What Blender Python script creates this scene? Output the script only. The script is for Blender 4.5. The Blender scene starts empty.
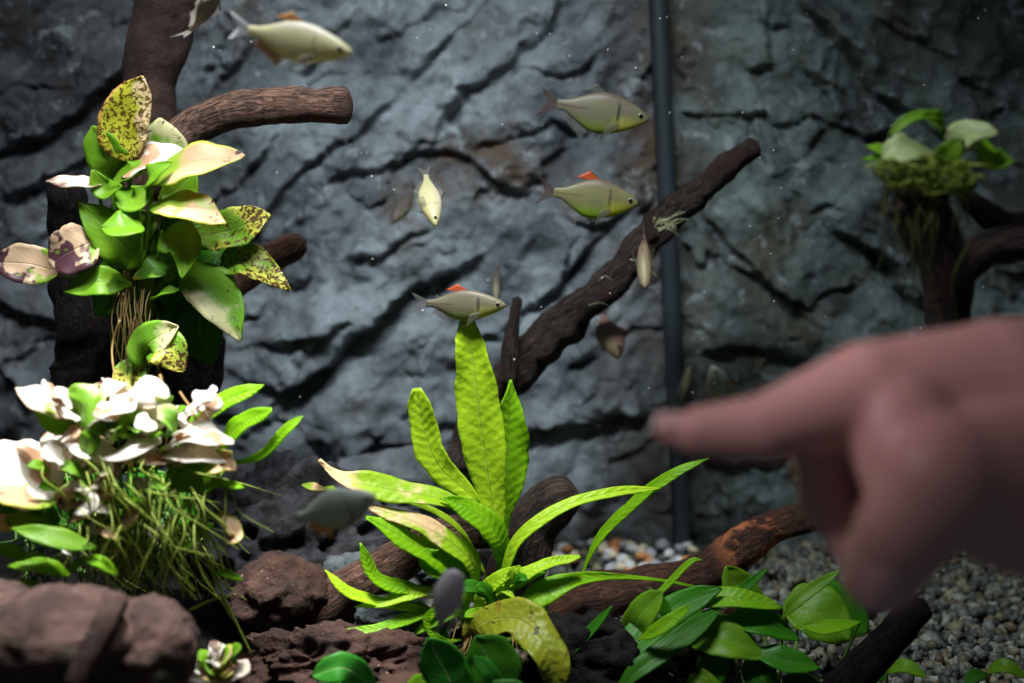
import bpy, bmesh, math, random
import numpy as np
from mathutils import Vector, Matrix, noise, Euler

R = math.radians
scene = bpy.context.scene
C = scene.collection

# ------------------------------------------------------------------ camera, world, lights, exposure
F = 1422.0                      # focal length in pixels of the 1024x683 frame (50 mm on 36 mm)
PITCH = R(8.0)
CAM = Vector((0, 0, 0.22))
cd = bpy.data.cameras.new('camera'); cam = bpy.data.objects.new('camera', cd); C.objects.link(cam)
cd.sensor_width = 36.0; cd.lens = 50.0
cd.clip_start = 0.01; cd.clip_end = 20
cam.location = CAM; cam.rotation_euler = (R(90) - PITCH, 0, 0)
cd.dof.use_dof = True; cd.dof.focus_distance = 0.575; cd.dof.aperture_fstop = 6.2
scene.camera = cam

w = bpy.data.worlds.new('room'); scene.world = w; w.use_nodes = True
w.node_tree.nodes['Background'].inputs[0].default_value = (0.75, 0.80, 0.95, 1)
w.node_tree.nodes['Background'].inputs[1].default_value = 0.045

def area(name, loc, target, sx, sy, power, col, spread=180):
    l = bpy.data.lights.new(name, 'AREA'); l.shape = 'RECTANGLE'; l.size = sx; l.size_y = sy
    l.energy = power; l.color = col; l.spread = R(spread)
    o = bpy.data.objects.new(name, l); C.objects.link(o); o.location = loc
    o.rotation_euler = (Vector(target) - Vector(loc)).to_track_quat('-Z', 'Y').to_euler()
    return o

# LED bar across the top of the tank, a strong spot lamp beside it over the bleached plants
area('led_bar', (-0.07, 0.40, 0.50), (-0.06, 0.62, 0.10), 0.26, 0.05, 0.86, (0.92, 0.97, 1.0), 93)
def spot(name, loc, target, power, size, col, blend=0.6, rad=0.012):
    l = bpy.data.lights.new(name, 'SPOT'); l.energy = power; l.spot_size = R(size); l.spot_blend = blend
    l.color = col; l.shadow_soft_size = rad
    o = bpy.data.objects.new(name, l); C.objects.link(o); o.location = loc
    o.rotation_euler = (Vector(target) - Vector(loc)).to_track_quat('-Z', 'Y').to_euler()
spot('spot_lamp_bush', (-0.145, 0.455, 0.60), (-0.14, 0.49, 0.15), 25.0, 22, (1, 0.96, 0.95), 0.5)
spot('spot_lamp_stump', (-0.13, 0.49, 0.60), (-0.145, 0.565, 0.2), 5.0, 30, (1, 0.96, 0.88), 0.7)
spot('spot_lamp_fern', (0.0, 0.42, 0.56), (-0.02, 0.555, 0.12), 10.0, 26, (1, 0.97, 0.84), 1.0)
# added fill spot from the front left, narrow beam on the pointing fingertip
spot('finger_fill_spot', (-0.20, 0.22, 0.36), (0.024, 0.306, 0.209), 5.2, 17, (1.0, 0.78, 0.86), 1.0, 0.03)

scene.view_settings.view_transform = 'Standard'; scene.view_settings.look = 'None'
scene.view_settings.gamma = 1; scene.view_settings.exposure = 0.0
scene.view_settings.use_curve_mapping = False

# ------------------------------------------------------------------ placing helpers
cp, sp = math.cos(PITCH), math.sin(PITCH)
def at(px, py, Y):
    """The point of the plane y = Y that lies in the direction of this place in the frame."""
    u = (px - 512) / F; v = (341.5 - py) / F
    d = Vector((u, cp + v * sp, v * cp - sp))
    return CAM + d * (Y / d.y)
def pxm(Y): return Y / (F * cp)

def link(o): C.objects.link(o); return o
def tag(o, label=None, cat=None, group=None, kind=None):
    if label: o['label'] = label
    if cat: o['category'] = cat
    if group: o['group'] = group
    if kind: o['kind'] = kind
    return o
def thing(name, loc, label, cat, group=None):
    o = bpy.data.objects.new(name, None); o.empty_display_size = 0.01
    link(o); o.location = loc
    return tag(o, label, cat, group)
def put(o, parent):
    """parent while keeping world coordinates of the mesh data"""
    if parent is not None:
        o.parent = parent
        loc = parent.location if parent.parent is None else parent.matrix_world.translation
        o.matrix_parent_inverse = Matrix.Identity(4)
    return o
ORIG = {}
def meshobj(name, verts, faces, mat, parent=None, uvs=None, smooth=True, origin=None):
    """a mesh object; verts in world coordinates; origin of a top-level mesh is its centre bottom"""
    V = np.array([tuple(v) for v in verts], dtype=float)
    if origin is None:
        if parent is None:
            origin = Vector(((V[:, 0].min() + V[:, 0].max()) / 2, (V[:, 1].min() + V[:, 1].max()) / 2, V[:, 2].min()))
        else:
            origin = Vector(V.mean(axis=0))
    V = V - np.array(origin)
    me = bpy.data.meshes.new(name)
    me.from_pydata([tuple(v) for v in V], [], faces)
    if uvs is not None:
        lay = me.uv_layers.new(name='UVMap')
        vi = np.zeros(len(me.loops), dtype=np.int32); me.loops.foreach_get('vertex_index', vi)
        lay.data.foreach_set('uv', np.array(uvs, dtype=np.float32)[vi].ravel())
    if smooth: me.polygons.foreach_set('use_smooth', [True] * len(me.polygons))
    me.materials.append(mat)
    me.update()
    o = bpy.data.objects.new(name, me); link(o)
    wl = Vector(origin)
    if parent is not None:
        o.parent = parent
        o.location = wl - WORLD[parent.name]
    else:
        o.location = wl
    WORLD[o.name] = wl
    return o
WORLD = {}
_thing = thing
def thing(name, loc, label, cat, group=None):
    o = _thing(name, loc, label, cat, group); WORLD[o.name] = Vector(loc); return o

# ------------------------------------------------------------------ materials
def newmat(name):
    m = bpy.data.materials.new(name); m.use_nodes = True
    nt = m.node_tree; nt.nodes.clear()
    out = nt.nodes.new('ShaderNodeOutputMaterial')
    return m, nt, out
class NB:
    def __init__(s, nt): s.nt = nt
    def n(s, t, **kw):
        x = s.nt.nodes.new(t)
        for k, v in kw.items(): setattr(x, k, v)
        return x
    def l(s, a, b): s.nt.links.new(a, b)
    def val(s, sock, v):
        if hasattr(v, 'is_output'): s.l(v, sock)
        elif isinstance(v, (tuple, list)) and len(v) == 3 and sock.type == 'RGBA': sock.default_value = (*v, 1)
        else: sock.default_value = v
    def mix(s, f, a, b, mode='MIX'):
        x = s.n('ShaderNodeMix', data_type='RGBA', blend_type=mode)
        s.val(x.inputs[0], f); s.val(x.inputs[6], a); s.val(x.inputs[7], b)
        return x.outputs[2]
    def math(s, op, a, b=0.0, c=None, clamp=False):
        x = s.n('ShaderNodeMath', operation=op); x.use_clamp = clamp
        s.val(x.inputs[0], a); s.val(x.inputs[1], b)
        if c is not None: s.val(x.inputs[2], c)
        return x.outputs[0]
    def ramp(s, f, lo, hi):
        x = s.n('ShaderNodeMapRange', interpolation_type='SMOOTHSTEP')
        s.val(x.inputs[0], f); s.val(x.inputs[1], lo); s.val(x.inputs[2], hi)
        return x.outputs[0]
    def noise(s, vec, scale, detail=4, rough=0.55, dist=0.0):
        x = s.n('ShaderNodeTexNoise'); s.l(vec, x.inputs['Vector'])
        x.inputs['Scale'].default_value = scale; x.inputs['Detail'].default_value = detail
        x.inputs['Roughness'].default_value = rough; x.inputs['Distortion'].default_value = dist
        return x.outputs[0]
    def bump(s, h, strength, dist):
        x = s.n('ShaderNodeBump'); s.l(h, x.inputs['Height'])
        x.inputs['Strength'].default_value = strength; x.inputs['Distance'].default_value = dist
        return x.outputs[0]

def leafmat(name, c1, c2, patch=None, p=(0.5, 0.6), ptip=0.0, spot=None, s=(0.55, 0.62), stip=0.0, sscale=700, trans=0.4, vein=0.5, rough=0.42, edge=None, pside=0.0, quilt=0):
    m, nt, out = newmat(name); b = NB(nt)
    tc = b.n('ShaderNodeTexCoord'); oi = b.n('ShaderNodeObjectInfo')
    off = b.n('ShaderNodeVectorMath', operation='SCALE'); b.l(oi.outputs['Random'], off.inputs['Scale']); off.inputs[0].default_value = (3.1, 1.7, 2.3)
    add = b.n('ShaderNodeVectorMath', operation='ADD'); b.l(tc.outputs['Object'], add.inputs[0]); b.l(off.outputs[0], add.inputs[1])
    vec = add.outputs[0]
    sx = b.n('ShaderNodeSeparateXYZ'); b.l(tc.outputs['UV'], sx.inputs[0]); u, t = sx.outputs[0], sx.outputs[1]
    du = b.math('ABSOLUTE', b.math('SUBTRACT', u, 0.5))
    col = b.mix(b.noise(vec, 90, 3), c1, c2)
    # side veins running out from the midrib towards the tip
    ph = b.math('SUBTRACT', b.math('MULTIPLY', t, (19.0 if quilt else 9.0) * 6.28), b.math('MULTIPLY', du, 14.0 if quilt else 40.0))
    vn = b.math('SINE', ph); vm = b.ramp(vn, 0.80, 1.0)
    rib = b.ramp(du, 0.035, 0.0)
    lighter = b.mix(0.5, c2, (0.75, 0.8, 0.4))
    col = b.mix(b.math('MULTIPLY', vm, (0.30 if quilt else 0.07) * vein), col, tuple(x * 0.55 for x in c1))
    if edge is not None: col = b.mix(b.ramp(du, 0.40, 0.48), col, edge)
    tipb = b.math('SUBTRACT', t, 0.5)
    if patch is not None:
        f = b.math('ADD', b.noise(vec, 60, 3, 0.6), b.math('MULTIPLY', tipb, ptip))
        if pside: f = b.math('ADD', f, b.math('MULTIPLY', b.math('SUBTRACT', u, 0.5), pside))
        col = b.mix(b.ramp(f, *p), col, patch)
    if spot is not None:
        f = b.math('ADD', b.noise(vec, sscale, 3, 0.6, 0.6), b.math('MULTIPLY', tipb, stip))
        col = b.mix(b.ramp(f, *s), col, spot)
    col = b.mix(b.math('MULTIPLY', rib, 0.55 * vein), col, lighter)
    pr = b.n('ShaderNodeBsdfPrincipled'); b.l(col, pr.inputs['Base Color'])
    pr.inputs['Roughness'].default_value = rough; pr.inputs['Specular IOR Level'].default_value = 0.35
    h = b.math('ADD', b.math('MULTIPLY', b.math('SINE', ph), 0.10 if not quilt else 0.22), b.math('MULTIPLY', rib, -1.2))
    if quilt:
        q = b.n('ShaderNodeTexVoronoi'); b.l(vec, q.inputs['Vector']); q.inputs['Scale'].default_value = 420
        h = b.math('ADD', h, b.math('MULTIPLY', q.outputs[0], quilt))
    bp = b.bump(h, 0.5, 0.0006 if quilt else 0.0003); b.l(bp, pr.inputs['Normal'])
    tr = b.n('ShaderNodeBsdfTranslucent'); b.l(b.mix(0.25, col, (1, 1, 0.3), 'MULTIPLY'), tr.inputs[0])
    mx = b.n('ShaderNodeMixShader'); mx.inputs[0].default_value = trans
    b.l(pr.outputs[0], mx.inputs[1]); b.l(tr.outputs[0], mx.inputs[2]); b.l(mx.outputs[0], out.inputs[0])
    return m

def rockmat(name, dark, light, tint=None, seam=False, bd=.003, scale=60, bump=1.0, rough=0.9, tintr=(0.52, 0.68), speck=None, spec=0.3):
    m, nt, out = newmat(name); b = NB(nt)
    tc = b.n('ShaderNodeTexCoord'); vec = tc.outputs['Object']
    n1 = b.noise(vec, scale, 8, 0.62); n2 = b.noise(vec, scale * 0.22, 3, 0.5, 0.3)
    f = b.ramp(b.math('ADD', b.math('MULTIPLY', n1, 0.65), b.math('MULTIPLY', n2, 0.35)), 0.36, 0.64)
    col = b.mix(f, dark, light)
    if tint is not None:
        col = b.mix(b.ramp(b.noise(vec, scale * 0.35, 6, 0.65, 0.4), *tintr), col, tint)
    if seam:
        ge = b.n('ShaderNodeNewGeometry'); sp_ = b.n('ShaderNodeSeparateXYZ'); b.l(ge.outputs['Position'], sp_.inputs[0])
        d_ = b.math('ABSOLUTE', b.math('SUBTRACT', sp_.outputs[0], 0.078))
        k_ = b.math('MULTIPLY', b.ramp(d_, 0.05, 0.0), b.ramp(b.noise(vec, 34, 5, .7), 0.38, 0.55))
        col = b.mix(b.math('MULTIPLY', k_, 0.8), col, (0.085, 0.065, 0.05))
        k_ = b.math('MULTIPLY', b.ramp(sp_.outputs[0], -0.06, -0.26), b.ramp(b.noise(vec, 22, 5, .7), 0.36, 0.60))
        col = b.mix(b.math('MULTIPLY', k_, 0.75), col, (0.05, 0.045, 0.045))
        k_ = b.math('MULTIPLY', b.math('MULTIPLY', b.ramp(sp_.outputs[0], -0.13, -0.24), b.ramp(sp_.outputs[2], 0.15, 0.25)), b.ramp(b.noise(vec, 16, 5, .7), 0.28, 0.50))  # light falloff in the top left corner, painted as darker rock
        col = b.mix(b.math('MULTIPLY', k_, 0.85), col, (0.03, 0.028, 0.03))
        k_ = b.math('MULTIPLY', b.math('MULTIPLY', b.ramp(sp_.outputs[0], 0.14, 0.26), b.ramp(sp_.outputs[2], 0.19, 0.28)), b.ramp(b.noise(vec, 16, 5, .7), 0.32, 0.52))  # the same falloff of light painted into the top right corner
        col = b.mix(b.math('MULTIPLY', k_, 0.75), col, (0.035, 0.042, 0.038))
        col = b.mix(b.math('MULTIPLY', b.ramp(b.noise(vec, 130, 4, .7), .56, .70), 0.45), col, (0.05, 0.055, 0.06))
        col = b.mix(b.math('MULTIPLY', b.ramp(b.noise(vec, 75, 5, .7, .5), .56, .68), 0.45), col, (0.50, 0.57, 0.62))
    if speck is not None:
        v = b.noise(vec, scale * 12, 2, 0.5)
        col = b.mix(b.ramp(v, 0.72, 0.78), col, speck)
    pr = b.n('ShaderNodeBsdfPrincipled'); b.l(col, pr.inputs['Base Color']); pr.inputs['Roughness'].default_value = rough
    pr.inputs['Specular IOR Level'].default_value = spec
    h = b.math('ADD', b.noise(vec, scale * 3, 6, 0.7), b.math('MULTIPLY', n1, 1.5))
    b.l(b.bump(h, bump, bd), pr.inputs['Normal']); b.l(pr.outputs[0], out.inputs[0])
    return m

def woodmat(name, dark, light, red, scale=45, bump=1.0, spec=0.3, rt=(0.52, 0.68), peel=None):
    m, nt, out = newmat(name); b = NB(nt)
    tc = b.n('ShaderNodeTexCoord')
    mp = b.n('ShaderNodeMapping'); b.l(tc.outputs['UV'], mp.inputs[0]); mp.inputs['Scale'].default_value = (4, 1.8, 1)
    g = b.noise(mp.outputs[0], 4.0, 8, 0.65, 0.8)
    vec = tc.outputs['Object']
    n = b.noise(vec, scale, 6, 0.6)
    col = b.mix(b.ramp(g, 0.38, 0.66), dark, light)
    k = b.ramp(n, *rt)
    if peel:
        su = b.n('ShaderNodeSeparateXYZ'); b.l(tc.outputs['UV'], su.inputs[0])
        k = b.math('MULTIPLY', k, b.math('MULTIPLY', b.ramp(su.outputs[1], peel[0], peel[0] + .3), b.ramp(su.outputs[1], peel[1] + .3, peel[1])))
    col = b.mix(k, col, red)
    col = b.mix(b.math('MULTIPLY', b.ramp(b.noise(vec, 1100, 2), 0.70, 0.76), 0.4), col, (0.5, 0.45, 0.4))
    pr = b.n('ShaderNodeBsdfPrincipled'); b.l(col, pr.inputs['Base Color']); pr.inputs['Roughness'].default_value = 0.8
    pr.inputs['Specular IOR Level'].default_value = spec
    h = b.math('ADD', b.math('MULTIPLY', g, 1.5), b.noise(vec, scale * 8, 5, 0.7))
    b.l(b.bump(h, bump, 0.002), pr.inputs['Normal']); b.l(pr.outputs[0], out.inputs[0])
    return m

def plain(name, col, rough=0.5, spec=0.4, sss=0, trans=0, var=0.25, scale=300):
    m, nt, out = newmat(name); b = NB(nt)
    tc = b.n('ShaderNodeTexCoord')
    c = b.mix(b.noise(tc.outputs['Object'], scale, 3), tuple(x * (1 - var) for x in col), tuple(min(1, x * (1 + var)) for x in col))
    pr = b.n('ShaderNodeBsdfPrincipled'); b.l(c, pr.inputs['Base Color']); pr.inputs['Roughness'].default_value = rough
    pr.inputs['Specular IOR Level'].default_value = spec
    if trans:
        tr = b.n('ShaderNodeBsdfTranslucent'); b.l(c, tr.inputs[0])
        mx = b.n('ShaderNodeMixShader'); mx.inputs[0].default_value = trans
        b.l(pr.outputs[0], mx.inputs[1]); b.l(tr.outputs[0], mx.inputs[2]); b.l(mx.outputs[0], out.inputs[0])
    else: b.l(pr.outputs[0], out.inputs[0])
    return m

M = {}
BR = (0.10, 0.045, 0.05); PEACH = (0.85, 0.60, 0.42); PALE = (0.92, 0.82, 0.74)
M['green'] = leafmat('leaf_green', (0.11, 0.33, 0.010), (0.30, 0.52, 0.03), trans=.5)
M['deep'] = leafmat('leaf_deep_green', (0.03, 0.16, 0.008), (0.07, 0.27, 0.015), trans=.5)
M['greenpatch'] = leafmat('leaf_green_orange_patch', (0.08, 0.28, 0.015), (0.2, 0.45, 0.03), patch=(0.75, 0.42, 0.04), p=(0.55, 0.72), ptip=0.25)
M['peach'] = leafmat('leaf_peach_faded', (0.72, 0.42, 0.25), (0.80, 0.55, 0.34), patch=(0.35, 0.52, 0.05), p=(0.46, 0.62), ptip=-0.45, spot=BR, s=(0.66, 0.72), sscale=260, stip=0.12, vein=0.2, edge=(0.62, 0.66, 0.1))
M['spotted'] = leafmat('leaf_algae_spotted', (0.50, 0.52, 0.03), (0.62, 0.60, 0.05), patch=(0.80, 0.60, 0.36), p=(0.53, 0.66), pside=0.3, spot=(0.13, 0.08, 0.01), s=(0.50, 0.56), sscale=620, vein=0.1, edge=(0.7, 0.4, 0.1))
M['tipspot'] = leafmat('leaf_spotted_tip', (0.13, 0.36, 0.02), (0.30, 0.50, 0.04), patch=(0.66, 0.66, 0.10), p=(0.48, 0.62), ptip=0.55, spot=(0.12, 0.06, 0.02), s=(0.54, 0.59), stip=0.22, sscale=560, vein=0.3)
M['paletip'] = leafmat('leaf_pale_tip', (0.12, 0.36, 0.02), (0.28, 0.50, 0.04), patch=(0.70, 0.66, 0.36), p=(0.52, 0.68), ptip=0.5, pside=0.3, spot=(0.10, 0.05, 0.04), s=(0.66, 0.70), stip=0.18, sscale=420, vein=0.5)
M['rust'] = leafmat('leaf_half_brown', (0.70, 0.50, 0.30), (0.85, 0.62, 0.44), patch=(0.10, 0.04, 0.055), p=(0.50, 0.54), ptip=0.15, spot=(0.3, 0.5, 0.05), s=(0.62, 0.70), stip=-0.35, sscale=120, vein=0.1)
M['white'] = leafmat('leaf_bleached_white', (0.95, 0.90, 0.86), PALE, patch=(0.62, 0.36, 0.22), p=(0.56, 0.62), ptip=-0.1, vein=0.05, trans=0.3)
M['whiterust'] = leafmat('leaf_bleached_brown_blotched', PALE, (0.86, 0.70, 0.55), patch=(0.28, 0.14, 0.11), p=(0.53, 0.62), spot=(0.35, 0.5, 0.06), s=(0.60, 0.68), sscale=90, stip=-0.3, vein=0.1)
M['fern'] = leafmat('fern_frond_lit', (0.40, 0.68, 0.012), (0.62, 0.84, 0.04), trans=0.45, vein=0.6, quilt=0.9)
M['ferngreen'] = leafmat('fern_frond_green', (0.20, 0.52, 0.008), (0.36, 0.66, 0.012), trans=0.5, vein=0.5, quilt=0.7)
M['fernpale'] = leafmat('fern_frond_faded_tip', (0.32, 0.56, 0.015), (0.42, 0.62, 0.03), patch=(0.9, 0.65, 0.38), p=(0.55, 0.72), ptip=0.6, trans=0.4, vein=0.5, quilt=0.8)
M['fernold'] = leafmat('fern_frond_old', (0.22, 0.28, 0.015), (0.38, 0.40, 0.03), patch=(0.33, 0.13, 0.04), p=(0.56, 0.66), ptip=-0.35, spot=(0.08, 0.06, 0.01), s=(0.60, 0.68), sscale=250, trans=0.35, quilt=1.0)
M['lush'] = leafmat('leaf_lush_green', (0.03, 0.26, 0.02), (0.08, 0.42, 0.04), trans=.35, vein=1.6)
M['palegreen'] = leafmat('leaf_pale_green', (0.42, 0.55, 0.2), (0.6, 0.66, 0.35), spot=(.2, .2, .05), s=(.62, .7), trans=.4, vein=.2)
M['dark'] = leafmat('leaf_dark_green', (0.035, 0.20, 0.008), (0.07, 0.32, 0.012), trans=0.45)  # dull dark green leaf colour
M['stem'] = plain('stem_green', (0.17, 0.33, 0.03), 0.5, trans=0.3)
M['root'] = plain('root_yellow_green', (0.36, 0.46, 0.07), 0.6, trans=0.3, var=0.5, scale=120)
M['rootbrown'] = plain('root_brown', (0.25, 0.16, 0.05), 0.7, var=0.4)
M['moss'] = plain('moss_green', (0.07, 0.16, 0.015), 0.8, trans=0.2, var=0.5, scale=120)
M['wood'] = woodmat('driftwood_bark', (0.012, 0.009, 0.008), (0.085, 0.055, 0.045), (0.045, 0.022, 0.018))
M['woodred'] = woodmat('driftwood_red', (0.035, 0.018, 0.013), (0.24, 0.13, 0.095), (0.14, 0.06, 0.042))
M['woodblack'] = woodmat('driftwood_black', (0.004, 0.004, 0.004), (0.018, 0.015, 0.014), (0.022, 0.012, 0.012), spec=0.1)
M['woodsoft'] = rockmat('driftwood_smooth', (0.02, 0.012, 0.01), (0.06, 0.032, 0.026), scale=60, bump=.5)
M['woodorange'] = woodmat('driftwood_peeled', (0.03, 0.014, 0.01), (0.12, 0.05, 0.03), (0.62, 0.20, 0.08), scale=55, rt=(0.46, 0.54), peel=(2.05, 2.55))
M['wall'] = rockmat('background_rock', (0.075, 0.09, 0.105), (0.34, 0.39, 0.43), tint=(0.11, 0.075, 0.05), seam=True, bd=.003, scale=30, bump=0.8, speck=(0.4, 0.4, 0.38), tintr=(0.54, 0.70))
M['wallg'] = rockmat('background_rock_reflected', (0.04, 0.05, 0.05), (0.21, 0.27, 0.265), tint=(0.09, 0.08, 0.045), seam=True, bd=.003, scale=30, bump=0.8, tintr=(0.52, 0.70), speck=(0.35, 0.36, 0.3))  # darker, greener version of the wall rock for its mirror image
M['blackrock'] = rockmat('black_rock', (0.004, 0.004, 0.004), (0.022, 0.02, 0.02), scale=90, bump=1.0, spec=.15)
M['lava'] = rockmat('lava_rock', (0.010, 0.010, 0.012), (0.085, 0.085, 0.10), scale=90, bump=1.0)
M['stone'] = rockmat('grey_stone', (0.06, 0.07, 0.08), (0.20, 0.22, 0.24), scale=60, bump=0.8, speck=(0.5, 0.5, 0.5))
M['brownrock'] = rockmat('brown_rock', (0.022, 0.012, 0.01), (0.10, 0.05, 0.038), tint=(0.15, 0.08, 0.055), scale=70, bump=1.0, speck=(0.5, 0.4, 0.3))
M['boulder'] = rockmat('boulder_brown', (0.04, 0.024, 0.02), (0.15, 0.085, 0.07), tint=(0.05, 0.06, 0.03), scale=45, bump=0.9, speck=(0.4, 0.3, 0.25))

# ------------------------------------------------------------------ the setting
YW = 0.75
def fb(x, y, z=0.0, o=5): return noise.fractal((x, y, z), 0.9, 2.1, o)
def crackfield(gx, gy, cracks, modul=1.0):
    H = np.zeros_like(gx)
    for pts, A, wa, wb in cracks:
        P = np.array(pts, float)
        if P[-1, 0] < P[0, 0]: P = P[::-1]
        seg = np.hypot(*(P[1:] - P[:-1]).T); cum = np.concatenate([[0], np.cumsum(seg)]); L = cum[-1]
        best = np.full(gx.shape, 1e9); s = np.zeros_like(gx); arc = np.zeros_like(gx)
        for i in range(len(seg)):
            a = P[i]; t = (P[i + 1] - a) / seg[i]
            rx, ry = gx - a[0], gy - a[1]
            al = np.clip(rx * t[0] + ry * t[1], 0, seg[i])
            dx, dy = rx - al * t[0], ry - al * t[1]
            d = np.hypot(dx, dy)
            sg = np.sign(-t[1] * rx + t[0] * ry)
            k = d < best
            best = np.where(k, d, best); s = np.where(k, d * sg, s); arc = np.where(k, cum[i] + al, arc)
        taper = np.clip(np.minimum(arc, L - arc) / (0.12 * L) , 0.0, 1)
        taper = 0.25 + 0.75 * taper
        endf = np.where((arc <= 0) | (arc >= L), np.exp(-best / 12), 1.0)
        up = 0.5 * (1 - np.tanh(s / 1.5))
        prof = up * np.exp(-np.abs(s) / wa) * 0.9 - 0.55 * (1 - up) * np.exp(-np.abs(s) / wb)
        H += A * taper * endf * prof * modul
    return H
CR_L = [
 ([(500,-10),(470,22),(445,45),(415,75),(400,95),(375,120),(350,140),(330,155),(305,165),(290,185),(270,215),(245,245),(232,262)], .007, 30, 12),
 ([(562,-8),(552,25),(535,45),(505,65),(485,80),(465,95),(450,110),(440,125),(430,150)], .0075, 34, 10),
 ([(330,178),(347,172),(370,172),(395,165),(420,152),(445,150),(470,158),(490,175),(520,190),(548,197)], .009, 30, 22),
 ([(470,152),(483,140),(510,137),(538,132),(553,120),(570,130),(592,135)], .007, 26, 10),
 ([(532,68),(556,76),(575,68),(592,54)], .006, 22, 8),
 ([(600,236),(592,246),(575,270),(555,290),(535,305),(520,318)], .009, 40, 16),
 ([(478,255),(450,270),(418,287),(400,300),(378,320),(365,333),(350,342),(332,361),(304,381),(280,391),(250,384),(222,365)], .012, 46, 20),
 ([(355,318),(330,332),(300,336),(265,344),(225,352)], .009, 30, 30),
 ([(500,400),(470,415),(430,432),(411,442),(383,443),(352,455),(335,468)], .011, 36, 18),
 ([(505,428),(523,428),(570,424),(610,415),(655,410)], .011, 30, 18),
 ([(395,372),(430,376),(460,360),(480,345)], .006, 26, 14),
 ([(140,50),(110,90),(60,130),(0,150),(-60,160)], .012, 40, 26),
 ([(125,130),(80,165),(40,190),(0,200)], .008, 26, 16),
 ([(70,322),(40,316),(0,300),(-40,296)], .010, 26, 24),
 ([(60,395),(30,388),(0,372)], .009, 24, 20),
 ([(260,20),(240,60),(215,90),(190,150)], .007, 24, 20),
 ([(360,15),(330,40),(310,70),(300,82)], .007, 22, 14),
 ([(640,200),(610,220),(590,222),(560,215)], .006, 24, 14),
 ([(440,225),(410,235),(380,255),(340,262)], .006, 28, 12),
 ([(300,420),(270,425),(240,418),(210,410)], .007, 22, 14),
]
CR_R = [
 ([(795,-10),(810,12),(830,32),(850,60),(870,85),(890,100),(920,115),(950,132),(990,140)], .012, 34, 22),
 ([(798,62),(815,80),(830,100),(840,122)], .009, 24, 12),
 ([(745,118),(762,110),(775,121),(795,122),(815,118),(838,126),(870,134),(900,132)], .008, 26, 12),
 ([(770,176),(790,168),(812,152),(826,130)], .007, 24, 10),
 ([(708,222),(722,236),(742,260),(762,280),(785,300),(808,306)], .011, 30, 16),
 ([(808,306),(835,292),(855,283)], .006, 20, 10),
 ([(826,222),(850,238),(875,250),(893,270),(905,292),(925,315)], .012, 36, 26),
 ([(980,198),(1000,222),(1030,235)], .010, 24, 20),
 ([(960,75),(990,92),(1040,118)], .010, 30, 18),
 ([(700,352),(730,345),(770,350),(800,372)], .008, 26, 18),
 ([(735,55),(750,68),(775,62)], .006, 20, 10),
 ([(880,10),(920,40),(960,60)], .009, 26, 20),
 ([(690,450),(730,462),(790,455)], .007, 26, 18),
]
def rock_wall(name, x0, x1, cracks, mat, tilt=0.0, seed=0.0, xr=None):
    step = 2.3
    nx = int((x1 - x0) / step) + 1; ys = np.arange(-90, 640, step); ny = len(ys)
    fx = np.linspace(0, 1, nx)
    gx = np.zeros((ny, nx)); gy = np.zeros((ny, nx))
    for j, py in enumerate(ys):
        sx0, sx1 = x0, x1
        if xr == 'r': sx1 = 672 + (py - 270) * 0.045
        if xr == 'l': sx0 = 664 + (py - 270) * 0.045
        gx[j] = sx0 + (sx1 - sx0) * fx; gy[j] = py
    n1 = np.zeros_like(gx); n2 = np.zeros_like(gx); n3 = np.zeros_like(gx); wm = np.zeros_like(gx); wx = np.zeros_like(gx); wy = np.zeros_like(gx)
    for j in range(ny):
        for i in range(nx):
            x, y = gx[j, i], gy[j, i]
            wx[j, i] = fb(x / 40, y / 40, 3 + seed, 3); wy[j, i] = fb(x / 40, y / 40, 9 + seed, 3)
            wm[j, i] = fb(x / 70, y / 70, 15 + seed, 3)
            if xr == 'l': a, c = (x * .75 - y * .66), (x * .66 + y * .75)
            else: a, c = (x * .75 + y * .66), (x * .66 - y * .75)
            # a runs across the beds, c along them
            n1[j, i] = fb(a / 62, c / 140, seed, 3)
            n2[j, i] = noise.ridged_multi_fractal((a / 34, c / 70, 5 + seed), 0.9, 2.1, 5, 1.0, 2.0)
            n3[j, i] = fb(x / 9, y / 9, 7 + seed, 4)
    cracks = [(p, A, wa * 1.9, wb * .75) for p, A, wa, wb in cracks]
    H = crackfield(gx + 6 * wx, gy + 6 * wy + 2.5 * n3, cracks, np.clip(0.80 + 0.9 * wm, 0.2, 1.4))
    H += 0.0078 * n1 + 0.0006 * (n2 - 1.2) + 0.0007 * n3
    # slanting beds, each standing out a little towards its lower edge
    sg = 1 if xr == 'r' else -1
    ac = (.66 * sg * gx + .75 * gy) + 26 * wx + 22 * n1
    for per, am in ((96, .0050), (41, .0016)):
        ph = ac / per + seed + 0.3 * wm; f = ph - np.floor(ph)
        saw = np.where(f < .93, f / .93, (1 - f) / .07)
        H += am * (saw - .5) * np.clip(0.9 + 1.6 * wy, 0, 1.8)
    V = []
    for j in range(ny):
        for i in range(nx):
            p = at(gx[j, i], gy[j, i], YW)
            V.append((p.x, p.y - H[j, i] + abs(p.x - 0.08) * tilt, p.z))
    faces = [(j * nx + i, j * nx + i + 1, (j + 1) * nx + i + 1, (j + 1) * nx + i) for j in range(ny - 1) for i in range(nx - 1)]
    o = meshobj(name, V, faces, mat)
    tag(o, kind='structure')
    return o
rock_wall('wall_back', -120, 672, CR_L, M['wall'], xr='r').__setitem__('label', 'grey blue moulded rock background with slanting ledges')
rock_wall('wall_reflected', 664, 1150, CR_R, M['wallg'], seed=20.0, xr='l', tilt=0.05).__setitem__('label', 'dark greenish mirror image of the rock background beyond the vertical seam')  # reflection of the back wall in the side glass, modelled as solid rock

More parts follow.
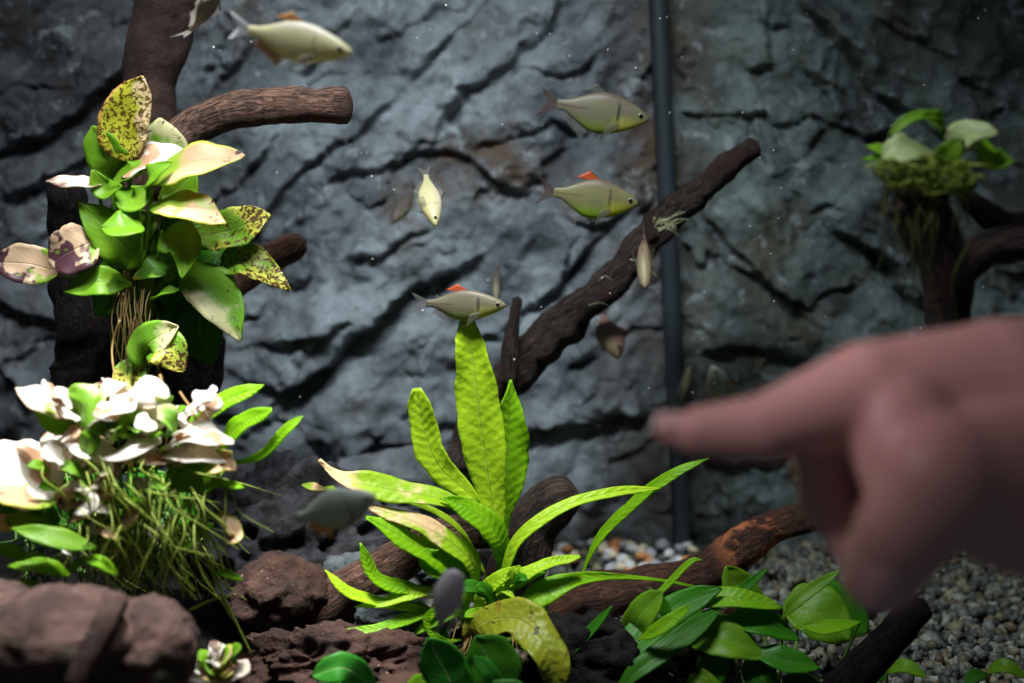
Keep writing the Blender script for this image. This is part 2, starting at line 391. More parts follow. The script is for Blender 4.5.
# the seam strip (a long rounded bar standing where the wall meets its mirror image)
def bar(name, a, b, wx, wy, mat, parent=None):
    a, b = Vector(a), Vector(b)
    V, Fc = [], []
    n = 40
    prof = [(-1, .6), (-.8, -.7), (-.35, -1), (.35, -1), (.8, -.7), (1, .6)]
    for k in range(n + 1):
        p = a.lerp(b, k / n); wob = noise.noise((0, 0, k * .35)) * .0004
        for (u, v) in prof: V.append((p.x + u * wx + wob, p.y + v * wy, p.z))
    m = len(prof)
    for k in range(n):
        for i in range(m): Fc.append((k * m + i, k * m + (i + 1) % m, (k + 1) * m + (i + 1) % m, (k + 1) * m + i))
    Fc.append(tuple(range(m))[::-1]); Fc.append(tuple(n * m + i for i in range(m)))
    return meshobj(name, V, Fc, mat, parent)
M['strip'] = plain('seam_rubber', (0.032, 0.045, 0.055), 0.45, 0.5, var=0.35, scale=40)
s = bar('trim_1', at(684, 575, YW - .010), at(655, -80, YW - .010), 0.0049, 0.005, M['strip'])
tag(s, 'dark vertical strip where the rock background meets its mirror image', kind='structure')

# ground under the gravel
gv, gf = [], []
nx, ny = 140, 70
def ground_z(x, y):
    return 0.0025 * noise.fractal((x * 14, y * 14, 0), 1, 2, 3) + 0.014 * max(0, (x - 0.12)) * 1.0
for j in range(ny + 1):
    for i in range(nx + 1):
        x = -0.5 + 1.0 * i / nx; y = 0.395 + (0.80 - 0.395) * j / ny
        gv.append((x, y, ground_z(x, y) - .003))
for j in range(ny):
    for i in range(nx): gf.append((j * (nx + 1) + i, j * (nx + 1) + i + 1, (j + 1) * (nx + 1) + i + 1, (j + 1) * (nx + 1) + i))
fl = meshobj('floor', gv, gf, rockmat('substrate', (0.02, 0.018, 0.016), (0.09, 0.08, 0.07), scale=120)); tag(fl, 'dark substrate bed of the tank', kind='structure')

# front glass of the tank: clean, seen straight through
gm, nt, out = newmat('clear_glass'); b_ = NB(nt); t_ = b_.n('ShaderNodeBsdfTransparent'); t_.inputs[0].default_value = (0.97, 0.985, 0.98, 1); b_.l(t_.outputs[0], out.inputs[0])
V = [(x, y, z) for y in (0.382, 0.390) for x, z in ((-0.5, -0.02), (0.5, -0.02), (0.5, 0.42), (-0.5, 0.42))]
g = meshobj('window_1', V, [(0, 1, 2, 3), (7, 6, 5, 4), (0, 4, 5, 1), (1, 5, 6, 2), (2, 6, 7, 3), (3, 7, 4, 0)], gm, smooth=False)
tag(g, 'clear front glass pane of the tank', kind='structure')

# ------------------------------------------------------------------ gravel
rnd = random.Random(7)
def ico(sub=1):
    bm = bmesh.new(); bmesh.ops.create_icosphere(bm, subdivisions=sub, radius=1)
    v = np.array([x.co[:] for x in bm.verts]); f = [[q.index for q in x.verts] for x in bm.faces]; bm.free()
    return v, np.array(f)
IV, IF = ico(2)
def attrmat(name):
    m, nt, out = newmat(name); b = NB(nt)
    a = b.n('ShaderNodeAttribute', attribute_name='tone'); tc = b.n('ShaderNodeTexCoord')
    c = b.mix(b.math('MULTIPLY', b.noise(tc.outputs['Object'], 900, 3), 0.5), a.outputs[0], (0.25, 0.22, 0.2), 'MULTIPLY')
    pr = b.n('ShaderNodeBsdfPrincipled'); b.l(c, pr.inputs['Base Color']); pr.inputs['Roughness'].default_value = 0.6
    b.l(pr.outputs[0], out.inputs[0]); return m
M['gravel'] = attrmat('gravel_mixed')
TONES = [(0.42, 0.42, 0.38), (0.25, 0.26, 0.25), (0.58, 0.57, 0.5), (0.30, 0.22, 0.14), (0.12, 0.12, 0.12), (0.36, 0.32, 0.22), (0.18, 0.2, 0.2), (0.5, 0.42, 0.3)]
def gravel(name, n, region, rr, label, seed):
    r = np.random.RandomState(seed); v1, f1 = ico(1)
    VV, FF, TT = [], [], []
    k = 0
    while k < n:
        x, y = region(r)
        rad = rr[0] + (rr[1] - rr[0]) * r.rand() ** 1.5
        sc = rad * (0.65 + 0.6 * r.rand(3)); sc[2] *= 0.8
        A = np.linalg.qr(r.randn(3, 3))[0]
        vv = (v1 * (1 + 0.18 * r.randn(len(v1), 1))) * sc @ A.T + np.array([x, y, ground_z(x, y) + rad * (0.1 + 0.9 * r.rand())])
        VV.append(vv); FF.append(f1 + k * len(v1))
        t = np.array(TONES[r.randint(len(TONES))]) * (0.28 + 0.45 * r.rand()) * np.array([.92, 1.0, .93])
        TT.append(np.tile(np.append(t, 1), (len(v1), 1))); k += 1
    V = np.concatenate(VV); Fa = np.concatenate(FF); T = np.concatenate(TT)
    me = bpy.data.meshes.new(name); me.vertices.add(len(V)); me.vertices.foreach_set('co', V.ravel())
    me.loops.add(Fa.size); me.polygons.add(len(Fa))
    me.loops.foreach_set('vertex_index', Fa.ravel()); me.polygons.foreach_set('loop_start', np.arange(0, Fa.size, 3)); me.polygons.foreach_set('loop_total', np.full(len(Fa), 3))
    me.update(calc_edges=True); me.validate()
    a = me.color_attributes.new('tone', 'FLOAT_COLOR', 'POINT'); a.data.foreach_set('color', T.ravel())
    me.materials.append(M['gravel'])
    o = bpy.data.objects.new(name, me); link(o); tag(o, label, 'gravel', kind='stuff'); return o
def reg_right(r):
    while True:
        y = 0.50 + 0.245 * r.rand(); x = -0.04 + 0.42 * r.rand()
        if x < 0.40 * y + 0.07: return x, y
gravel('gravel', 7600, reg_right, (0.0017, 0.0037), 'bed of small mixed grey and tan gravel along the tank floor', 3)
# distinct pale and orange pebbles at the foot of the rock wall
PT = [plain('pebble_%s' % n, c, 0.5, var=0.3, scale=500) for n, c in (('white', (0.7, 0.72, 0.72)), ('orange', (0.62, 0.27, 0.10)), ('grey', (0.4, 0.42, 0.45)), ('cream', (0.72, 0.6, 0.42)))]
PM = []
for q in range(4):
    vv = IV * (1 + 0.10 * np.array([noise.noise(Vector(v) * 1.6 + Vector((q * 5, 0, 0))) for v in IV])[:, None]) * np.array([1, 0.8, 0.62])
    me = bpy.data.meshes.new('pebble'); me.from_pydata([tuple(v) for v in vv], [], [tuple(f) for f in IF]); me.materials.append(PT[q])
    me.polygons.foreach_set('use_smooth', [True] * len(me.polygons)); PM.append(me)
NAMEC = ['white', 'orange', 'grey', 'cream']
for k in range(64):
    q = rnd.choice([0, 0, 1, 2, 3, 3, 2, 1])
    px = rnd.uniform(552, 700); py = rnd.uniform(552, 582)
    if k >= 52: px = rnd.uniform(655, 740); py = rnd.uniform(598, 680)
    Yk = 0.22 / math.tan(PITCH + math.atan((py - 341.5) / F))
    p = at(px, py, min(Yk, 0.738))
    o = bpy.data.objects.new('pebble', PM[q]); link(o)
    r_ = rnd.uniform(.0030, .0052); o.scale = (r_, r_, r_)
    o.location = (p.x, p.y, ground_z(p.x, p.y) + .0055 + rnd.uniform(0, .002)); o.rotation_euler = (rnd.uniform(-.5, .5), rnd.uniform(-.5, .5), rnd.uniform(0, 6))
    if k < 52: tag(o, 'small %s pebble at the foot of the rock wall beside the seam strip' % NAMEC[q], 'pebble', '%s pebbles at the foot of the rock wall' % NAMEC[q])
    else: tag(o, 'small %s pebble among the broad leaved plants on the gravel' % NAMEC[q], 'pebble', '%s pebbles among the low plants' % NAMEC[q])

# ------------------------------------------------------------------ shape builders
def catmull(P, n):
    P = [Vector(p) for p in P]
    Q = [P[0] * 2 - P[1]] + P + [P[-1] * 2 - P[-2]]
    m = len(P) - 1; out = []
    for k in range(n):
        t = k / (n - 1) * m; i = min(int(t), m - 1); f = t - i
        a, b, c, d = Q[i:i + 4]
        out.append(0.5 * ((2 * b) + (c - a) * f + (2 * a - 5 * b + 4 * c - d) * f * f + (3 * b - a - 3 * c + d) * f ** 3))
    return out
def interp(vals, t):
    x = t * (len(vals) - 1); i = min(int(x), len(vals) - 2); f = x - i
    return vals[i] * (1 - f) + vals[i + 1] * f
PROF = {
 'oval': [0.10, 0.45, 0.74, 0.92, 1.0, 0.98, 0.88, 0.68, 0.40, 0.03],
 'round': [0.2, 0.62, 0.86, 0.97, 1.0, 1.0, 0.95, 0.82, 0.55, 0.04],
 'strap': [0.12, 0.35, 0.62, 0.85, 0.97, 1.0, 0.95, 0.85, 0.62, 0.05],
 'tongue': [0.10, 0.40, 0.75, 0.98, 1.0, 0.97, 0.88, 0.76, 0.60, 0.22],
 'heart': [0.3, 0.9, 1.0, 0.98, 0.90, 0.78, 0.62, 0.42, 0.22, 0.02],
 'blade': [.08, .26, .60, .85, .97, 1.0, .97, .88, .74, .58, .28],
 'spoon': [.06, .09, .16, .34, .62, .85, .97, 1.0, .96, .88, .72, .22],
 'spear': [.06, .09, .14, .30, .60, .88, 1.0, .92, .66, .34, .03],
 'disc': [0.3, 0.7, 0.9, 0.98, 1.0, 1.0, 0.96, 0.86, 0.66, 0.2],
 'tailed': [.08, .10, .12, .15, .22, .45, .80, 1.0, .85, .1],
 'thin': [0.3, 0.5, 0.7, 0.9, 1, 1, .85, .6, .35, .05],
}
def W3(pts, Y):
    out = []
    for p in pts:
        out.append(at(p[0], p[1], Y + (p[2] if len(p) > 2 else 0)))
    return out
def leaf(parent, pts, wd, mat, Y, N=(0, -.75, .65), prof='oval', fold=.18, ripple=.0, name='leaf', n=26, seed=None, label=None, thick=.00045, curl=0.0, wave=.05):
    P = catmull(W3(pts, Y), n); N = Vector(N).normalized()
    pr = PROF[prof]; m = 11; V, UV, Fc = [], [], []
    sd = seed if seed is not None else pts[0][0] * 1.37 + pts[-1][1]
    hwm = wd / 2 * pxm(Y)
    # keep the seen width: the leaf is broader than it looks where it turns its edge to the view
    Tm = (P[-1] - P[0]).normalized(); Wm = Tm.cross(N)
    view = (P[n // 2] - CAM).normalized()
    if Wm.length < 1e-4: Wm = Vector((1, 0, 0))
    Wm.normalize(); perp = (Wm - view * Wm.dot(view)); perp = perp - Tm * perp.dot(Tm)
    hwm /= max(0.45, perp.length)
    for k in range(n):
        t = k / (n - 1)
        T = (P[min(k + 1, n - 1)] - P[max(k - 1, 0)]).normalized()
        W = T.cross(N)
        if W.length < 1e-4: W = Vector((1, 0, 0))
        W.normalize(); NN = W.cross(T).normalized()
        if NN.dot(N) < 0: NN = -NN
        # smooth profile
        hw = hwm * interp(pr, t)
        for j in range(m):
            u = j / (m - 1) * 2 - 1
            e = 1 + wave * (1.6 * noise.noise((sd, t * 5, .3 if u > 0 else 7.1)) + noise.noise((sd, t * 14, .3 if u > 0 else 7.1)))
            off = fold * abs(u) ** 1.3 * hw + ripple * hwm * u * u * math.sin(t * 17 + sd + (1.5 if u > 0 else 0)) * (0.5 + 0.5 * t)
            off -= curl * hwm * t * t
            off += 0.10 * hwm * noise.noise((sd, t * 4, u * 1.5))
            V.append(P[k] + W * (u * hw * e) + NN * off)
            UV.append(((u + 1) / 2, t))
    for k in range(n - 1):
        for j in range(m - 1): Fc.append((k * m + j, k * m + j + 1, (k + 1) * m + j + 1, (k + 1) * m + j))
    o = meshobj(name, V, Fc, M[mat], parent, UV)
    md = o.modifiers.new('thickness', 'SOLIDIFY'); md.thickness = thick; md.offset = 0
    if label: o['label'] = label
    return o
def tube_data(P, rad, seg, V, Fc, UV=None, rough=0.0, seed=0.0, cap=True, nscale=60.0):
    n = len(P); base = len(V); T = (P[1] - P[0]).normalized()
    U = T.cross(Vector((0, 0, 1)));
    if U.length < .1: U = T.cross(Vector((0, 1, 0)))
    U.normalize(); L = 0
    for k in range(n):
        T2 = (P[min(k + 1, n - 1)] - P[max(k - 1, 0)]).normalized()
        U = (U - T2 * U.dot(T2)).normalized(); B = T2.cross(U)
        if k: L += (P[k] - P[k - 1]).length
        r = rad(k / (n - 1))
        for j in range(seg):
            a = 2 * math.pi * j / seg
            d = U * math.cos(a) + B * math.sin(a)
            rr = r
            if rough:
                q = P[k] + d * r
                rr = r * (1 + rough * (noise.fractal(q * nscale + Vector((seed, 0, 0)), 1, 2.1, 4) + 0.5 * noise.noise(Vector((a * 1.6, L * nscale * .4, seed)))))
            V.append(P[k] + d * rr)
            if UV is not None: UV.append((abs(2 * j / seg - 1), L * 20))
    for k in range(n - 1):
        for j in range(seg):
            j2 = (j + 1) % seg
            Fc.append((base + k * seg + j, base + k * seg + j2, base + (k + 1) * seg + j2, base + (k + 1) * seg + j))
    if cap:
        Fc.append(tuple(base + j for j in range(seg))[::-1]); Fc.append(tuple(base + (n - 1) * seg + j for j in range(seg)))
def wood(name, pts, Y, radii, mat, parent=None, rough=.28, seed=0, nscale=60, blunt=0.5):
    """pts (px, py[, dy]); radii in px; both ends are closed with a worn, rounded cap"""
    P = W3(pts, Y); k = pxm(Y)
    L = sum((P[i + 1] - P[i]).length for i in range(len(P) - 1)); n = max(20, int(L / .0016))
    C_ = catmull(P, n)
    rmean = sum(radii) / len(radii) * k
    e = blunt * rmean / L
    def rad(t):
        r = interp(radii, t) * k
        for q in (t, 1 - t):
            if q < e: r *= math.sqrt(max(0.02, 1 - (1 - q / e) ** 2))
        return r
    V, Fc, UV = [], [], []
    tube_data(C_, rad, 26, V, Fc, UV, rough, seed, nscale=nscale)
    return meshobj(name, V, Fc, mat, parent, UV)
def strands(name, mat, paths, rad, parent, seg=4, label=None, stuff=True, n=14):
    V, Fc = [], []
    for P in paths:
        tube_data(catmull(P, n), (lambda t: rad * (1 - .6 * t)), seg, V, Fc, cap=False)
    o = meshobj(name, V, Fc, mat, parent)
    if stuff: o['kind'] = 'stuff'
    if label: o['label'] = label
    return o
def stem(parent, pts, Y, r=1.6, mat='stem', name='stem'):
    V, Fc = [], []
    tube_data(catmull(W3(pts, Y), 18), lambda t: r * pxm(Y) * (1.1 - .35 * t), 7, V, Fc)
    return meshobj(name, V, Fc, M[mat], parent)
def rock(name, px, py, Y, rx, ry, ry_depth, mat, label, seed=0, amp=.25, freq=1.6, sub=5, holes=0.0, parent=None, cat='rock', bottom=True):
    c = at(px, py, Y); k = pxm(Y); v, f = ico(sub)
    V = []
    for p in v:
        p = Vector(p)
        d = 1 + amp * noise.fractal(p * freq + Vector((seed * 3.1, seed, 0)), .8, 2.1, 5)
        if amp > .3: d += .05 * noise.noise(p * 9 + Vector((seed, 0, 0)))
        if holes:
            h = noise.voronoi(p * 3.6 + Vector((seed, 2, 0)))[0]
            d -= holes * max(0, .42 - h[0]) * 1.5
            d += .10 * abs(noise.noise(p * 5 + Vector((0, seed, 0))))
        V.append(c + Vector((p.x * rx * k * d, p.y * ry_depth * k * d, p.z * ry * k * d)))
    o = meshobj(name, V, [tuple(q) for q in f], mat, parent)
    if parent is None: tag(o, label, cat)
    return o

# ------------------------------------------------------------------ rocks
rock('lava_rock', 292, 545, .64, 108, 88, 80, M['lava'], 'large black pitted lava rock under the blurred grey fish', seed=2, amp=.34, holes=.55, sub=6)
rock('lava_rock', 386, 528, .69, 36, 26, 26, M['lava'], 'smaller black ridged lava rock leaning on the rock wall', seed=5, amp=.4, holes=.45, sub=5)
rock('grey_stone', 412, 482, .69, 84, 34, 45, M['stone'], 'smooth grey stone behind the bent fern fronds at the foot of the wall', seed=8, amp=.18)
rock('brown_rock', 280, 596, .575, 52, 38, 40, M['brownrock'], 'rough red brown rock between the lava rock and the fallen log', seed=11, amp=.28)
rock('brown_rock', 335, 668, .53, 96, 44, 60, M['brownrock'], 'low red brown rock with hollows beneath the fallen log', seed=14, amp=.4, holes=.6, sub=6)
rock('grey_stone', 352, 572, .60, 30, 18, 22, M['stone'], 'small grey stone wedged above the fallen log', seed=17)
rock('grey_stone', 392, 616, .555, 38, 20, 24, M['stone'], 'small speckled grey stone under the low fern fronds', seed=20)
rock('grey_stone', 425, 568, .61, 34, 24, 24, M['stone'], 'grey stone hidden behind the middle of the fern', seed=21)
rock('dark_rock', 600, 668, .53, 78, 50, 50, M['blackrock'], 'dark craggy rock under the dark strap leaves', seed=23, amp=.36, holes=.4)
rock('dark_rock', 470, 706, .535, 120, 45, 50, M['blackrock'], 'dark rock carrying the fern at the bottom', seed=26, amp=.3)
rock('dark_rock', 700, 655, .55, 36, 24, 26, M['brownrock'], 'small dark brown rock on the gravel beside the low plants', seed=29, amp=.3)
b = thing('boulder', at(70, 720, .43), 'large blurred brown boulder with rounded lobes in the bottom corner', 'boulder')
rock('lobe', 62, 640, .43, 92, 52, 70, M['boulder'], None, seed=31, amp=.14, parent=b)
rock('lobe', 150, 648, .435, 48, 50, 60, M['boulder'], None, seed=33, amp=.14, parent=b)
rock('lobe', -15, 622, .44, 62, 42, 50, M['boulder'], None, seed=35, amp=.16, parent=b)
rock('lobe', 60, 740, .44, 190, 80, 80, M['boulder'], None, seed=37, amp=.16, parent=b)
o = wood('driftwood_stick', [(72, 690, -.004), (88, 655, .0), (104, 625, .009), (117, 598, .024)], .402, [11, 12, 13, 12], M['boulder'], seed=3); tag(o, 'short blurred brown stick leaning on the boulder', 'driftwood')

# ------------------------------------------------------------------ driftwood
t = thing('driftwood', at(125, 440, .62), 'dark branching driftwood stump behind the spotted broad leaves', 'driftwood')
wood('trunk', [(66, 180, -.01), (72, 232), (96, 300), (118, 350), (124, 400), (125, 470)], .62, [19, 22, 42, 64, 72, 70], M['woodblack'], t, seed=1, rough=.15)
wood('branch', [(150, 200), (160, 170), (200, 124), (262, 106), (318, 106), (353, 104)], .60, [19, 19, 19, 18, 17, 20], M['woodred'], t, seed=2, rough=.16, blunt=.8)
wood('branch', [(172, -40), (160, 30), (150, 80), (146, 160), (130, 260)], .65, [34, 30, 26, 28, 30], M['woodsoft'], t, seed=4, rough=.15)
wood('branch', [(190, 330), (225, 290), (260, 265), (306, 240)], .655, [22, 18, 15, 15], M['woodred'], t, seed=5, rough=.12, blunt=1.0)
wood('branch', [(212, 330), (204, 375), (188, 420), (180, 460)], .635, [14, 18, 20, 24], M['woodblack'], t, seed=6, rough=.12)
t = thing('driftwood', at(500, 420, .64), 'long slanting dark branch rising behind the fern to the seam strip', 'driftwood')
wood('branch', [(455, 470), (492, 400), (540, 345), (600, 292), (650, 236), (700, 189), (758, 142)], .66, [16, 19, 21, 17, 17, 14, 9], M['wood'], t, seed=9, rough=.30, nscale=90)
wood('twig', [(508, 385), (510, 345), (514, 318), (518, 296)], .645, [10, 9, 7, 5], M['wood'], t, seed=10, rough=.3)
wood('twig', [(655, 240), (648, 226), (646, 214)], .655, [8, 6, 3], M['wood'], t, seed=12, rough=.3)
rr = random.Random(5)
P_ = []
for k in range(16):
    a = at(rr.uniform(655, 672), rr.uniform(218, 232), .645); e = a + Vector((rr.uniform(-.004, .014), rr.uniform(-.006, .0), rr.uniform(-.004, .007)))
    P_.append([a, a.lerp(e, .5) + Vector((0, 0, rr.uniform(0, .002))), e])
for k in range(3):
    x = rr.uniform(585, 650); a = at(x, 292 - (x - 600) * 1.1, .645); e = a + Vector((rr.uniform(-.012, .012), -.004, rr.uniform(-.010, .006)))
    P_.append([a, a.lerp(e, .5) + Vector((0, 0, .002)), e])
strands('moss_hair', plain('moss_pale', (0.42, 0.45, 0.25), .8), P_, .00028, t, label='pale moss hairs caught on the branch')
o = wood('fallen_log', [(235, 680), (262, 652), (330, 603), (395, 562), (450, 535), (500, 530)], .575, [16, 19, 23, 22, 20, 18], M['woodred'], seed=14, rough=.2); tag(o, 'fallen red brown log running under the fern fronds', 'driftwood')
o = wood('driftwood_stump', [(505, 640), (515, 580), (530, 530), (556, 502), (578, 492)], .60, [30, 30, 27, 26, 20], M['wood'], seed=16, rough=.16, blunt=.9); tag(o, 'short blunt dark driftwood stump just behind the fern base', 'driftwood')
o = wood('fallen_log', [(500, 640), (560, 605), (630, 590), (690, 578), (735, 552), (775, 527), (830, 512), (880, 512)], .61, [26, 26, 22, 20, 22, 17, 15, 12], M['woodorange'], seed=18, rough=.3); tag(o, 'dark log with peeled orange bark lying on the gravel below the fingertip', 'driftwood')
o = wood('driftwood_stick', [(815, 725), (850, 680), (885, 645), (925, 600)], .50, [22, 20, 19, 16], M['woodblack'], seed=20, rough=.12); tag(o, 'short blackish log lying on the gravel beneath the hand', 'driftwood')

# ------------------------------------------------------------------ spotted broad-leaved plant
Y0 = .57
t = thing('broad_leaved_plant', at(140, 300, Y0), 'large broad leaved water plant with spotted and faded leaves on the driftwood stump', 'plant')
A = [
 # pts base->tip, width, material, facing, profile, dY, fold
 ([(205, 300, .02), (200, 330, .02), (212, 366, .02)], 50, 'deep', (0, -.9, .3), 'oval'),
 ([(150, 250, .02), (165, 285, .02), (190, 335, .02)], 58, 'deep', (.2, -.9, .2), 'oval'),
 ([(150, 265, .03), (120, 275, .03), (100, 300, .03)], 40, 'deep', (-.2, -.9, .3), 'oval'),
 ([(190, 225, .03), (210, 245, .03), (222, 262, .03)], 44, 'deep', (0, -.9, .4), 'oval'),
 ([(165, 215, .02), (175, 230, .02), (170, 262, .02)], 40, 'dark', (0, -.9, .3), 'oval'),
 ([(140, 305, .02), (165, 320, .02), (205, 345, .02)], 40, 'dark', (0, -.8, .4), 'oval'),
 ([(128, 172, .01), (108, 158), (92, 126)], 38, 'green', (-.2, -.9, .2), 'round'),
 ([(152, 176, .012), (162, 160, .01), (160, 118, .01)], 52, 'paletip', (.3, -.9, .1), 'round'),
 ([(130, 161), (124, 125), (143, 76)], 48, 'spotted', (.1, -.95, .1), 'round'),
 ([(160, 196, .01), (178, 190, .01), (196, 168, .01)], 42, 'green', (.1, -.8, .4), 'oval'),
 ([(122, 178), (150, 160, -.004), (186, 152)], 24, 'white', (0, -.5, .8), 'oval'),
 ([(112, 182), (132, 172, -.004), (150, 160)], 16, 'green', (-.2, -.6, .7), 'oval'),
 ([(118, 190, -.005), (134, 200, -.012), (150, 186, -.012)], 26, 'green', (.1, -.8, .5), 'oval'),
 ([(92, 170, -.01), (105, 190, -.01), (122, 186, -.015)], 22, 'green', (-.1, -.8, .5), 'oval'),
 ([(152, 184, -.01), (195, 163, -.015), (245, 155, -.015)], 30, 'peach', (0.1, -.65, .7), 'oval'),
 ([(152, 188, -.006), (150, 176, -.016), (172, 162, -.016)], 16, 'green', (-.5, -.7, .4), 'oval'),
 ([(196, 238), (232, 230), (270, 214)], 38, 'tipspot', (.1, -.8, .5), 'round'),
 ([(170, 240), (210, 238, .002), (238, 228)], 24, 'green', (0, -.7, .6), 'oval'),
 ([(150, 208, -.012), (188, 208, -.02), (226, 224, -.02)], 30, 'peach', (0, -.6, .75), 'oval'),
 ([(218, 272), (246, 262), (290, 290)], 32, 'tipspot', (.1, -.6, .7), 'oval'),
 ([(178, 268), (212, 292, -.006), (241, 341, -.01)], 48, 'paletip', (.35, -.85, .3), 'oval'),
 ([(178, 262), (160, 266, -.006), (133, 279, -.01)], 24, 'greenpatch', (0, -.7, .6), 'oval'),
 ([(165, 232, -.01), (185, 248, -.015), (182, 279, -.02)], 40, 'green', (.1, -.9, .35), 'heart'),
 ([(142, 268), (118, 240, -.008), (78, 202, -.01)], 46, 'green', (-.1, -.85, .4), 'oval'),
 ([(128, 262), (132, 250, -.004), (134, 200)], 30, 'green', (-.1, -.85, .4), 'oval'),
 ([(142, 226, -.015), (124, 226, -.02), (102, 228, -.02)], 24, 'green', (0, -.6, .75), 'round'),
 ([(130, 284, -.01), (100, 282, -.015), (64, 292, -.015)], 28, 'green', (-.1, -.8, .5), 'oval'),
 ([(97, 240, -.01), (74, 250, -.014), (49, 264, -.014)], 46, 'rust', (0, -.95, .3), 'round'),
 ([(58, 272, -.008), (28, 264, -.012), (-8, 262, -.012)], 38, 'rust', (0, -.95, .3), 'round'),
 ([(110, 184, -.005), (82, 184, -.01), (46, 181, -.01)], 11, 'whiterust', (0, -.4, .9), 'strap'),
 ([(148, 302, -.005), (165, 292, -.012), (180, 290, -.012)], 8, 'green', (0, -.4, .8), 'oval'),
 ([(150, 366, -.01), (148, 345, -.018), (178, 326, -.02)], 34, 'paletip', (.2, -.8, .5), 'round'),
 ([(148, 350, -.012), (165, 348, -.022), (184, 372, -.022)], 40, 'tipspot', (.1, -.85, .4), 'oval'),
 ([(146, 362, -.01), (130, 378, -.015), (140, 402, -.02)], 34, 'tipspot', (.1, -.85, .4), 'oval'),
]
base = (140, 262)
rr = random.Random(99)
for k in range(16):
    x, y = rr.uniform(110, 190), rr.uniform(205, 330); a = rr.uniform(-2.4, .6); ln = rr.uniform(38, 58)
    A.insert(6, ([(x, y, .018), (x + math.cos(a) * ln * .5, y - math.sin(a) * ln * .5, .014), (x + math.cos(a) * ln, y - math.sin(a) * ln * .9, .014)], rr.uniform(26, 40), rr.choice(['deep', 'dark', 'green']), (rr.uniform(-.3, .3), -.85, .4), 'oval'))
for i, (pts, wd, mt, N, pf) in enumerate(A):
    lf = leaf(t, pts, wd, mt, Y0, N, pf, fold=.22, ripple=.07)
    if i > 21:
        a = pts[0]; dy = a[2] if len(a) > 2 else 0
        tgt = (base[0] + (a[0] - 150) * .12, 300 if a[1] < 300 else 390, .01)
        midp = ((a[0] * .6 + tgt[0] * .4), (a[1] * .55 + tgt[1] * .45), dy + .006)
        stem(lf, [tgt, midp, a], Y0, 2.0)
rr = random.Random(11); P_ = []
for k in range(26):
    x = rr.uniform(118, 160); y0_ = rr.uniform(270, 320); P_.append([at(x, y0_, Y0 - .005), at(x + rr.uniform(-12, 8), y0_ + 40, Y0 - .015), at(x + rr.uniform(-16, 16), y0_ + rr.uniform(70, 130), Y0 - .01)])
strands('roots', M['rootbrown'], P_, .00035, t)

